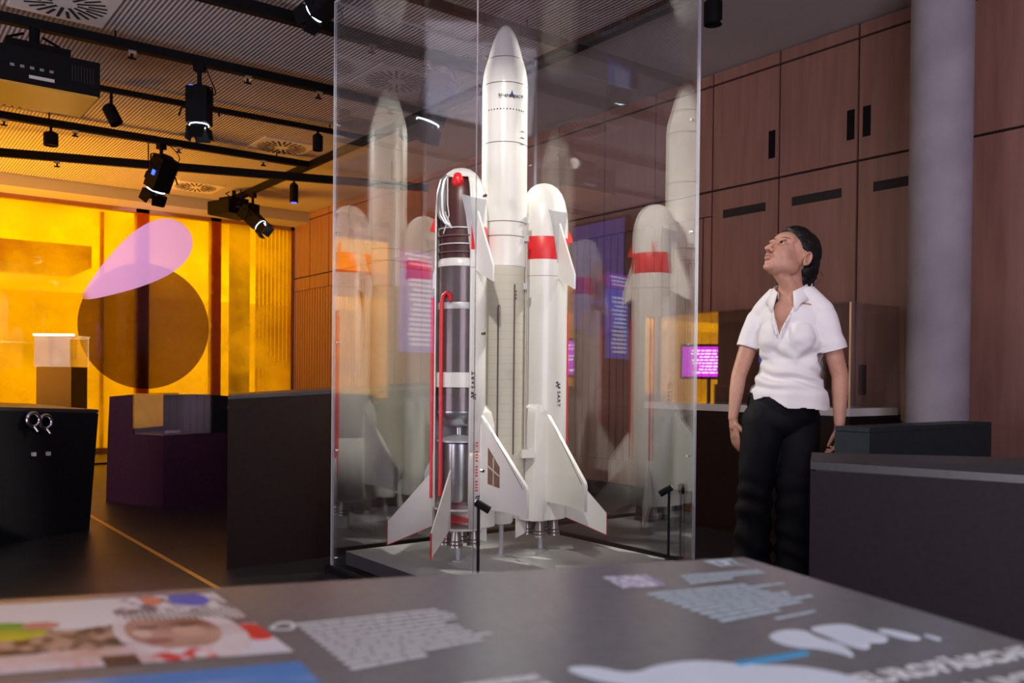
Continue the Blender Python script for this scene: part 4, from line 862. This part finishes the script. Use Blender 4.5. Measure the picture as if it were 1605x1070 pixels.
for s in (-1, 1):
    e = MB(); e.sph(HP((s*0.031, -0.0785, 0.0085)), 0.0118*HS, 20); eo = e.done('eye', 'eyewhite', bo, True)
    gaze = (RH @ V((0.0, -0.97, 0.08)))+V((0, -0.25, 0)); gaze.normalize()
    p = HP((s*0.031, -0.0785, 0.0085)); e = MB(); e.tube([p+gaze*0.0108*HS, p+gaze*0.0121*HS], [0.0068*HS, 0.0060*HS], 18); e.done('iris', 'iris', eo if False else bo, True)
    # lids hugging the eyeball
    for (z0, z1, m_) in ((0.0045, 0.0125, 'shade'), (-0.0125, -0.0048, 'skin')):
        b = MB(); prof = []
        rings_ = []
        for i in range(5):
            zz = z0+(z1-z0)*i/4; r0 = 0.0126; rr_ = math.sqrt(max(0, r0*r0-zz*zz)); row = []
            for k in range(15):
                a = R(-80+160*k/14); row.append(b.bm.verts.new(HP((s*0.031+rr_*math.sin(a), -0.0785-rr_*math.cos(a), 0.0085+zz))))
            rings_.append(row)
        for i in range(4):
            for k in range(14): b.bm.faces.new((rings_[i][k], rings_[i][k+1], rings_[i+1][k+1], rings_[i+1][k]))
        b.done('eyelid', m_, bo, True)

def fabric_obj(me, name, m, keep=None, disp=None, thick=0.0025, parent=per):
    n = len(me.vertices); co_ = np.empty(n*3, np.float32); me.vertices.foreach_get('co', co_); co_ = co_.reshape(-1, 3)
    no = np.empty(n*3, np.float32); me.vertices.foreach_get('normal', no); no = no.reshape(-1, 3)
    if disp is not None:
        d = np.array([disp(V(p)) for p in co_]); co_ = co_+no*d[:, None]; me.vertices.foreach_set('co', co_.astype(np.float32).ravel()); me.update()
    if keep is not None:
        b = bmesh.new(); b.from_mesh(me); bmesh.ops.delete(b, geom=[f for f in b.faces if not keep(f.calc_center_median())], context='FACES'); 
        bmesh.ops.smooth_vert(b, verts=[v for v in b.verts if v.is_boundary], factor=0.5, use_axis_x=True, use_axis_y=True, use_axis_z=True)
        bmesh.ops.smooth_vert(b, verts=[v for v in b.verts if v.is_boundary], factor=0.5, use_axis_x=True, use_axis_y=True, use_axis_z=True)
        b.to_mesh(me); b.free()
    me.name = name; me.materials.append(M[m])
    for p in me.polygons: p.use_smooth = True
    o = bpy.data.objects.new(name, me); COL.objects.link(o); o.parent = parent
    s = o.modifiers.new('s', 'SOLIDIFY'); s.thickness = thick; s.offset = 1; return o
def TBi(p): return RT.inverted() @ (V(p)-TC)
AR = (ER-SR).normalized(); AL = (EL-SL).normalized()
def shirt(b):
    def tors(c, r): E_(b, TB(c), r, RT, 28)
    tors((0, 0.0, 1.262), (0.155, 0.098, 0.095)); tors((0, 0, 1.15), (0.160, 0.115, 0.16)); tors((0, 0, 1.0), (0.150, 0.112, 0.14)); tors((-0.01, 0.005, 0.87), (0.190, 0.143, 0.18)); tors((-0.01, 0.0, 0.80), (0.192, 0.152, 0.17))
    for s in (-1, 1):
        tors((s*0.062, -0.070, 1.165), (0.074, 0.055, 0.080))
        T_b(b, [TB((s*0.035, 0.01, 1.405)), TB((s*0.150, 0.005, 1.298))], [0.052, 0.050], 16)
    T_b(b, [TB((0, 0.01, 1.34)), TB((0, 0.012, 1.44))], [0.078, 0.066], 22)
    T_b(b, [SR, SR+AR*0.10, SR+AR*0.17], [0.056, 0.057, 0.058], 22); T_b(b, [SL, SL+AL*0.10, SL+AL*0.18], [0.057, 0.061, 0.065], 22)
def vhalf(z): return 0.006+max(0, z-1.185)*0.34
def shirt_keep(c):
    t = TBi(c)
    if (c-SR).dot(AR) > 0.145 and (c-(SR+AR*(c-SR).dot(AR))).length < 0.09 and t.x < -0.13: return False
    if (c-SL).dot(AL) > 0.155 and (c-(SL+AL*(c-SL).dot(AL))).length < 0.09 and t.x > 0.13: return False
    hem = 0.826+0.055*math.exp(-((c.x+0.09)/0.05)**2)+0.02*max(0, min(1, (-c.x-0.08)/0.08))+0.006*math.sin(c.x*30)
    if c.z < hem: return False
    if t.y < (0.02 if c.z < 1.325 else -0.035) and abs(t.x+0.012) < vhalf(c.z) and c.z > 1.185: return False
    if c.z > 1.41+0.25*max(0, t.y): return False
    return True
def shirt_disp(p):
    t = TBi(p); z = p.z; a = math.atan2(t.x, -t.y)
    wst = math.exp(-((z-0.96)/0.075)**2)
    ph = z*95+1.6*math.sin(a*1.3+0.4)+3.2*noise.noise(V((a*0.9, z*4, 1)))+a*1.5
    d = 0.011*wst*math.sin(ph)
    d += 0.008*math.exp(-((z-1.08)/0.05)**2)*math.sin(z*60-abs(a-0.5)*5+2*noise.noise(V((a, z*5, 3))))
    d += 0.008*noise.noise(V((t.x*9, t.y*9, z*14)))
    rad_ = math.exp(-((t.x-0.13)/0.05)**2)*math.exp(-((z-1.17)/0.07)**2); d += 0.0015*rad_*math.sin((t.x*0.8+z)*120)
    k = max(0, min(1, (0.935-z)/0.04)); d = d*(1-k)+k*(0.010+0.003*math.sin(a*7))
    return d
M['shirt'] = mat('white_pique', (0.80, 0.78, 0.79), 0.8, nscale=8, namt=0.02, bump=0.08, bscale=400)
sm_ = remeshed(shirt, 0.0048, 22, 0.6)
so_ = fabric_obj(sm_, 'polo_shirt', 'shirt', shirt_keep, shirt_disp, 0.0022)
# hem bands of the sleeves
for S_, A_, d0, r_ in ((SR, AR, 0.138, 0.0575), (SL, AL, 0.148, 0.0635)):
    q = A_.to_track_quat('Z', 'Y').to_matrix()
    MB().lathe([(r_-0.0005, d0-0.012), (r_+0.0015, d0-0.012), (r_+0.0018, d0+0.010), (r_-0.002, d0+0.011)], S_, 40, xf=q, caps=False).done('sleeve_band', 'shirt', so_, True)
# collar: folded band around the neck, open in front, tips pointing down
b = MB(); rows_ = []
cc = V((0.030, 0.005, 0))
for k in range(41):
    a = -152+304*k/40                       # degrees from the back of the neck
    t = abs(a)/152
    ang = R(a)+R(90)+TH; dr = V((math.cos(ang), math.sin(ang), 0))
    top = 1.440-0.055*t**2; out = 1.395-0.085*t**2.2-(0.022 if t > 0.9 else 0.0)
    rt = 0.066+0.006*t; ro_ = 0.094+0.020*t+0.006*math.sin(t*3)
    rows_.append([cc+dr*(rt-0.004)+V((0, 0, top-0.035)), cc+dr*rt+V((0, 0, top)), cc+dr*(rt+0.008)+V((0, 0, top+0.003)), cc+dr*(rt*0.45+ro_*0.55)+V((0, 0, (top+out)/2+0.006)), cc+dr*ro_+V((0, 0, out))])
vv = [[b.bm.verts.new(p) for p in r_] for r_ in rows_]
for i in range(len(vv)-1):
    for j in range(4): b.bm.faces.new((vv[i][j], vv[i+1][j], vv[i+1][j+1], vv[i][j+1]))
co_l = b.done('collar', 'shirt', so_, True); s = co_l.modifiers.new('s', 'SOLIDIFY'); s.thickness = 0.003
# button placket down both sides of the opening
for sg in (-1, 1):
    pts = []
    for k in range(8):
        z = 1.18+k*0.024; x = -0.012+sg*(vhalf(z)+0.004)
        yy = -0.128-0.010*math.exp(-((z-1.17)/0.05)**2)+max(0, z-1.22)*0.55
        pts.append(TB((x, yy, z)))
    MB().tube(pts, 0.0055, 8).done('placket', 'shirt', so_, True)
for k in range(3):
    z = 1.20+k*0.04; yy = -0.137+max(0, z-1.22)*0.55; c = TB((-0.012+vhalf(z)+0.005, yy, z)); MB().sph(c, 0.0042, 10).done('button', 'plate', so_, True)
# trousers
HR, KR, AR_ = V((-0.088, 0.0, 0.77)), V((-0.130, -0.01, 0.47)), V((-0.135, 0.02, 0.045))
HL, KL, AL_ = V((0.080, 0.0, 0.77)), V((0.035, -0.06, 0.47)), V((0.047, -0.05, 0.045))
def trou(b):
    E_(b, V((-0.0, 0.0, 0.85)), (0.172, 0.120, 0.16), RT, 28); E_(b, V((-0.004, 0.01, 0.77)), (0.188, 0.128, 0.10), None, 28)
    T_b(b, [HR, V((-0.105, 0.0, 0.64)), KR, V((-0.135, 0.01, 0.25)), AR_], [0.100, 0.096, 0.080, 0.082, 0.090], 24)
    T_b(b, [HL, V((0.070, -0.02, 0.64)), KL, V((0.042, -0.055, 0.25)), AL_], [0.100, 0.096, 0.078, 0.080, 0.088], 24)
def trou_disp(p):
    a = math.atan2(p.x, -p.y); low = max(0, min(1, (0.62-p.z)/0.3))
    return 0.007*low*math.sin(p.z*55+3*noise.noise(V((p.x*8, p.y*8, p.z*5)))+p.x*20)+0.004*noise.noise(V((p.x*14, p.y*14, p.z*8)))
M['trousers'] = mat('black_cotton', (0.004, 0.004, 0.006), 0.7, spec=0.15, nscale=30, namt=0.2)
fabric_obj(remeshed(trou, 0.0065, 8, 0.5), 'trousers', 'trousers', lambda c: 0.035 < c.z < 0.905, trou_disp, 0.003)
for an in (AR_, AL_):
    def shoe(b):
        d = V((-0.5, -0.866, 0)); rz_ = Matrix.Rotation(math.atan2(d.y, d.x), 3, 'Z'); c = V((an.x, an.y, 0))
        E_(b, c+d*0.06+V((0, 0, 0.035)), (0.125, 0.043, 0.033), rz_, 20); E_(b, c+d*0.0+V((0, 0, 0.05)), (0.055, 0.040, 0.045), rz_, 16)
        E_(b, c+d*0.13+V((0, 0, 0.028)), (0.055, 0.042, 0.026), rz_, 16)
    fabric_obj(remeshed(shoe, 0.005, 4), 'shoe', 'metalblack', lambda c: c.z > 0.004, None, 0.001)
# hair: swept back cap, low bun, loose strands, hair tie
def hair(b):
    HE(b, (0, 0.030, 0.048), (0.082, 0.094, 0.088)); HE(b, (0, 0.008, 0.074), (0.068, 0.080, 0.062)); HE(b, (0, 0.075, 0.010), (0.070, 0.058, 0.075))
    HE(b, (0, 0.085, -0.040), (0.046, 0.040, 0.050))
    for s in (-1, 1): HE(b, (s*0.050, 0.030, 0.022), (0.032, 0.052, 0.046))
def hair_keep(h):
    z = h.z; line = -0.066+0.85*max(0, 0.088-z)
    if z < 0.088 and h.y < line: return False
    if h.y < -0.066: return False
    if abs(h.x) > 0.045 and z < 0.024 and h.y < 0.036: return False
    return True
M['hair'] = mat('dark_brown_hair', (0.006, 0.004, 0.004), 0.55, spec=0.3, nscale=40, namt=0.4, bump=0.4, bscale=90, stretch=(1, 0.25, 1))
hm = remeshed(hair, 0.0042, 5); RHI = RH.inverted()
for v in hm.vertices:
    h = RHI @ (v.co-HC)/HS
    if not hair_keep(h): h = V((h.x*0.72, 0.03+(h.y-0.03)*0.62, 0.03+(h.z-0.03)*0.72))
    else: h = h*(1+0.018*noise.noise(V((h.x*160, h.y*16, h.z*50)))+0.010*math.sin(h.x*260+h.y*30))
    v.co = HP(h)
ho = fabric_obj(hm, 'hair', 'hair', None, None, 0.0005)
def bun(b):
    HE(b, (0.0, 0.128, 0.006), (0.030, 0.026, 0.034)); HE(b, (0.005, 0.122, -0.032), (0.032, 0.026, 0.032)); HE(b, (0.0, 0.108, -0.062), (0.034, 0.030, 0.030))
fabric_obj(remeshed(bun, 0.004, 4), 'hair_bun', 'hair', None, lambda p: 0.003*math.sin((RH.inverted() @ (V(p)-HC)).z*160+(RH.inverted() @ (V(p)-HC)).x*120), 0.001, ho)
b = MB(); rn = random.Random(5)
for k in range(16):
    s0_ = V((rn.uniform(-0.02, 0.03), 0.135, rn.uniform(-0.06, 0.03))); e_ = s0_+V((rn.uniform(-0.02, 0.03), rn.uniform(0.01, 0.035), rn.uniform(-0.03, 0.03)))
    b.tube([HP(s0_+V((0, -0.02, 0))), HP(s0_), HP((s0_+e_)/2+V((0, 0.004, 0.006))), HP(e_)], 0.0009, 4)
b.done('loose_strands', 'hair', ho)
tie = MB(); q = RH @ V((0.4, 0.8, 0)).to_track_quat('Z', 'Y').to_matrix()
tie.lathe([(0.013*(1+0.25*math.cos(a)), 0.003*math.sin(a)) for a in [2*math.pi*k/8 for k in range(9)]], HP((0.03, 0.128, -0.055)), 20, xf=q, caps=False).done('hair_tie', 'plate', ho, True)
MB().sph(HP((0.083, 0.016, -0.036)), 0.003, 8).done('earring', 'chrome', bo, True)
# ------------------------------------------------------------------ foreground table with its prints
TZ = 0.73
C0 = V((0.904, 0.699, 0)); e1 = V((-0.9387, 0.3447, 0)); e2 = V((-0.3447, -0.9387, 0))
tb = empty('reading_table', (0.5, 0.1, 0), 0, 'large dark grey table in the foreground printed with pictures, text and pale maps', 'table')
tb0 = tb.location.copy()
def tp(a, b, z=TZ): return C0+e1*a+e2*b+V((0, 0, z))-tb0
cs = [(0, 0), (1.5, 0.0), (1.5, 1.15), (-0.105, 1.15)]
MB().hexa([tp(a, b, TZ-0.03) for a, b in cs], [tp(a, b, TZ) for a, b in cs]).bevel(0.004, 2).done('table_top', 'table', tb, True)
ins = [(0.04, 0.04), (1.46, 0.04), (1.46, 1.11), (-0.04, 1.11)]
MB().hexa([tp(a, b, 0) for a, b in ins], [tp(a, b, TZ-0.03) for a, b in ins]).done('table_body', 'black', tb)
def poly(pts, m, name, z=0.0006, parent=None):
    b = MB(); b._add([tp(a, c, TZ+z) for a, c in pts]+[tp(a, c, TZ+z-0.0008) for a, c in pts], [tuple(range(len(pts)))]+[(i, len(pts)+i, len(pts)+(i+1) % len(pts), (i+1) % len(pts)) for i in range(len(pts))])
    return b.done(name, m, parent or tb)
def smooth_poly(pts, it=2):
    for _ in range(it):
        q = []
        for i in range(len(pts)):
            a, b = pts[i], pts[(i+1) % len(pts)]
            q += [(a[0]*.75+b[0]*.25, a[1]*.75+b[1]*.25), (a[0]*.25+b[0]*.75, a[1]*.25+b[1]*.75)]
        pts = q
    return pts
# text blocks: rows of word-shaped bars between two slanted edges
def words(p00, p10, p01, p11, rows, m, name, seed, fill=0.62, rag=0.2, first=0.0, w0=0.05, w1=0.17):
    rn = random.Random(seed); b = MB(); P = [V((*p, 0)) for p in (p00, p10, p01, p11)]
    for i in range(rows):
        v0 = (i+0.5-fill/2)/rows; v1 = (i+0.5+fill/2)/rows; u = 0.0; end = 1-rag*rn.random()
        if i == rows-1: end *= 0.5
        while u < end-0.01:
            wd_ = min(rn.uniform(w0, w1), end-u)
            q = []
            for uu_, vv in ((u, v0), (u+wd_, v0), (u+wd_, v1), (u, v1)):
                p = P[0].lerp(P[1], uu_).lerp(P[2].lerp(P[3], uu_), vv); q.append(tp(p.x, p.y, TZ+0.0005))
            b._add(q, [(0, 1, 2, 3)]); u += wd_+0.007
    o = b.done(name, m, tb); o['kind'] = 'stuff'; return o
words((0.560, 0.160), (0.425, 0.143), (0.525, 0.305), (0.375, 0.260), 11, 'print_white', 'text_block', 1)
words((0.205, 0.140), (0.018, 0.122), (0.183, 0.262), (0.010, 0.215), 9, 'print_ice', 'text_block', 2, rag=0.35)
words((0.128, 0.072), (0.023, 0.069), (0.138, 0.118), (0.015, 0.100), 3, 'print_ice', 'text_block', 4, rag=0.1)
words((0.130, 0.258), (0.020, 0.230), (0.130, 0.268), (0.026, 0.240), 1, 'print_ice', 'text_block', 5, rag=0.0)
words((0.455, 0.352), (0.385, 0.345), (0.450, 0.400), (0.375, 0.395), 3, 'print_white', 'text_block', 6)
# line icons
def ring_icon(pts, m):
    b = MB(); c = (sum(p[0] for p in pts)/len(pts), sum(p[1] for p in pts)/len(pts)); n = len(pts)
    inn = [(c[0]+(p[0]-c[0])*0.62, c[1]+(p[1]-c[1])*0.55) for p in pts]
    b._add([tp(a, q, TZ+0.0005) for a, q in pts]+[tp(a, q, TZ+0.0005) for a, q in inn], [(i, (i+1) % n, n+(i+1) % n, n+i) for i in range(n)]); return b.done('printed_icon', m, tb)
ring_icon(smooth_poly([(0.583, 0.169), (0.571, 0.149), (0.559, 0.158), (0.559, 0.178), (0.567, 0.183), (0.581, 0.178)], 1), 'print_white')
ring_icon([(0.063, 0.008), (0.022, 0.007), (0.028, 0.036), (0.020, 0.05), (0.036, 0.04), (0.058, 0.045)], 'print_ice')
poly([(0.046, 0.016), (0.036, 0.016), (0.036, 0.030), (0.046, 0.032)], 'print_ice', 'printed_icon')
# maps
poly(smooth_poly([(0.172, 0.31), (0.145, 0.295), (0.126, 0.302), (0.130, 0.325), (0.12, 0.345), (0.134, 0.382), (0.14, 0.363), (0.148, 0.349), (0.171, 0.337)]), 'print_map', 'printed_map')
poly(smooth_poly([(0.122, 0.300), (0.103, 0.292), (0.075, 0.295), (0.074, 0.318), (0.066, 0.335), (0.079, 0.352), (0.095, 0.345), (0.107, 0.365), (0.12, 0.352), (0.118, 0.325)]), 'print_map', 'printed_map')
poly(smooth_poly([(0.066, 0.322), (0.056, 0.315), (0.045, 0.330), (0.040, 0.352), (0.058, 0.350)]), 'print_map', 'printed_map')
poly(smooth_poly([(0.036, 0.345), (0.030, 0.340), (0.026, 0.356), (0.033, 0.36)]), 'print_map', 'printed_map')
poly(smooth_poly([(0.372, 0.340), (0.346, 0.342), (0.326, 0.369), (0.297, 0.353), (0.259, 0.351), (0.226, 0.374), (0.19, 0.385), (0.163, 0.42), (0.17, 0.46), (0.293, 0.47), (0.31, 0.405), (0.335, 0.39), (0.358, 0.371)]), 'print_map', 'printed_map')
poly([(0.236, 0.364), (0.163, 0.353), (0.165, 0.362), (0.237, 0.374)], 'print_blue', 'blue_bar', z=0.0009)
# heading lettering
def tabletext(body, size, a, b_, m, ang):
    cu = bpy.data.curves.new('heading', 'FONT'); cu.body = body; cu.size = size; cu.extrude = 0.0003; cu.offset = size*0.025; cu.resolution_u = 3
    o = bpy.data.objects.new('heading', cu); COL.objects.link(o); cu.materials.append(M[m])
    dg = bpy.context.evaluated_depsgraph_get(); dg.update(); me = bpy.data.meshes.new_from_object(o.evaluated_get(dg)); bpy.data.objects.remove(o)
    p = tp(a, b_, TZ+0.0006); me.transform(Matrix.Translation(p) @ Matrix.Rotation(ang, 4, 'Z'))
    o = bpy.data.objects.new('heading', me); COL.objects.link(o); o.parent = tb
ang_t = math.atan2(-e1.y, -e1.x)+R(3)
tabletext('EUROPÄISCHE', 0.030, 0.170, 0.437, 'print_white', ang_t+R(4))
tabletext('RAUMFAHRT', 0.030, 0.125, 0.478, 'print_white', ang_t+R(4))
# pictures as fine colour grids
def picture(o_, ua, vb, nu, nv, fn, name, label):
    """o_ corner (a,b); ua, vb edge vectors in table coords"""
    me = bpy.data.meshes.new(name); vs = []; fs = []; cols = []
    for j in range(nv+1):
        for i in range(nu+1):
            u, v = i/nu, j/nv; a = o_[0]+ua[0]*u+vb[0]*v; b = o_[1]+ua[1]*u+vb[1]*v
            vs.append(tuple(tp(a, b, TZ+0.0006))); cols.append(fn(u, v))
    for j in range(nv):
        for i in range(nu): k0 = j*(nu+1)+i; fs.append((k0, k0+1, k0+nu+2, k0+nu+1))
    me.from_pydata(vs, [], fs); at = me.color_attributes.new('print', 'FLOAT_COLOR', 'POINT')
    at.data.foreach_set('color', np.array([(*c, 1) for c in cols], dtype=np.float32).ravel())
    me.materials.append(M['picture']); o = bpy.data.objects.new(name, me); COL.objects.link(o); o.parent = tb; o['label'] = label
def mixc(a, b, t): t = max(0, min(1, t)); return tuple(a[i]*(1-t)+b[i]*t for i in range(3))
def nz(u, v, s, k=0): return noise.noise(V((u*s, v*s, k*7.3)))
def el(u, v, cu, cv, ru, rv): return math.sqrt(((u-cu)/ru)**2+((v-cv)/rv)**2)
# u runs from the right corner leftwards, v from the far edge toward the camera
def portrait(u, v):
    n1 = nz(u, v, 14, 1)+0.4*nz(u*6, v, 10, 9); n2 = nz(u*5, v, 16, 2)
    c = mixc((0.72, 0.74, 0.74), (0.80, 0.82, 0.82), v*2)
    if v > 0.47+0.05*nz(u*3, 0, 6) and u > 0.13:                              # the crowd behind
        c = mixc((0.06, 0.04, 0.03), (0.50, 0.34, 0.25), 0.45+n2*1.5)
        if n1 > 0.3: c = (0.02, 0.03, 0.05)
        if v > 0.78+0.2*(u-0.2): c = mixc((0.62, 0.42, 0.36), (0.78, 0.68, 0.68), 0.5+n1)
        if v > 0.93 and u > 0.18: c = mixc((0.74, 0.68, 0.72), (0.7, 0.3, 0.3), n2*2)
    if el(u, v, 0.265, 0.46, 0.045, 0.14) < 1: c = mixc((0.06, 0.38, 0.04), (0.65, 0.6, 0.03), (v-0.42)*7+n1*0.5)
    if el(u, v, 0.225, 0.40, 0.02, 0.06) < 1: c = (0.6, 0.22, 0.2)
    if u < 0.03 and v > 0.45: c = (0.78, 0.76, 0.80)
    if v > 0.80 and u < 0.075: c = (0.76, 0.74, 0.80)
    if el(u, v, 0.000, 0.46, 0.03, 0.15) < 1: c = mixc((0.12, 0.10, 0.12), (0.6, 0.42, 0.42), 0.5+n2*2)
    if el(u, v, 0.014, 0.70, 0.022, 0.12) < 1: c = (0.75, 0.03, 0.03)
    if el(u, v, 0.088, 0.62, 0.068, 0.42) < 1 and v > 0.3: c = mixc((0.80, 0.74, 0.72), (0.62, 0.5, 0.5), 0.3+n1)   # pale scarf
    if el(u, v, 0.094, 0.60, 0.050, 0.26) < 1:                                # face
        c = mixc((0.28, 0.12, 0.08), (0.62, 0.38, 0.29), 0.55+0.9*nz(u*4, v, 5, 3))
        if el(u, v, 0.128, 0.62, 0.010, 0.06) < 1: c = (0.74, 0.52, 0.44)
        if el(u, v, 0.078, 0.62, 0.018, 0.09) < 1: c = (0.66, 0.42, 0.30)
        if el(u, v, 0.116, 0.73, 0.014, 0.03) < 1: c = (0.32, 0.09, 0.08)
        if el(u, v, 0.118, 0.535, 0.013, 0.022) < 1 or el(u, v, 0.075, 0.53, 0.016, 0.022) < 1: c = (0.08, 0.04, 0.04)
    if v > 0.84 and 0.075 < u < 0.135: c = mixc((0.72, 0.05, 0.05), (0.85, 0.8, 0.8), 0.5+n2*2) if n1 < 0.15 else (0.2, 0.5, 0.3)
    if v > 0.88 and 0.150 < u < 0.185: c = (0.08, 0.04, 0.03)
    if el(u, v, 0.062, 0.25, 0.078, 0.30) < 1 and v < 0.42-0.3*(u-0.08):      # patterned head wrap
        c = mixc((0.16, 0.14, 0.15), (0.80, 0.78, 0.76), 0.55+1.8*n2)
        if el(u, v, 0.040, 0.10, 0.024, 0.13) < 1: c = (0.07, 0.13, 0.60)
        if el(u, v, 0.085, 0.08, 0.012, 0.10) < 1: c = (0.75, 0.25, 0.15)
        if 0.30 < v: c = mixc((0.10, 0.10, 0.10), (0.78, 0.78, 0.75), 0.5+2.5*math.sin(u*900))
    return c
picture((0.632, 0.024), (0.75, -0.005), (-0.067, 0.221), 700, 80, portrait, 'printed_photo', 'blurred portrait photo of a person in a patterned head wrap')
def earth(u, v):
    n1 = nz(u, v, 5, 4)+0.5*nz(u, v, 12, 5)
    return mixc((0.06, 0.25, 0.62), (0.82, 0.87, 0.92), (v*1.1-0.25)*1.6+n1*1.3)
picture((0.562, 0.272), (0.8, 0.0), (-0.05, 0.24), 90, 50, earth, 'printed_photo', 'blue and white picture of sky and clouds')
def small(u, v):
    n1 = nz(u, v, 9, 6); return mixc((0.28, 0.26, 0.5), (0.85, 0.86, 0.9), 0.75-u*0.2+n1*1.5-(0.6 if u < 0.2 else 0))
picture((0.165, 0.062), (0.053, -0.002), (0.0, 0.055), 30, 20, small, 'printed_photo', 'small pale violet picture beside the ice blue text')
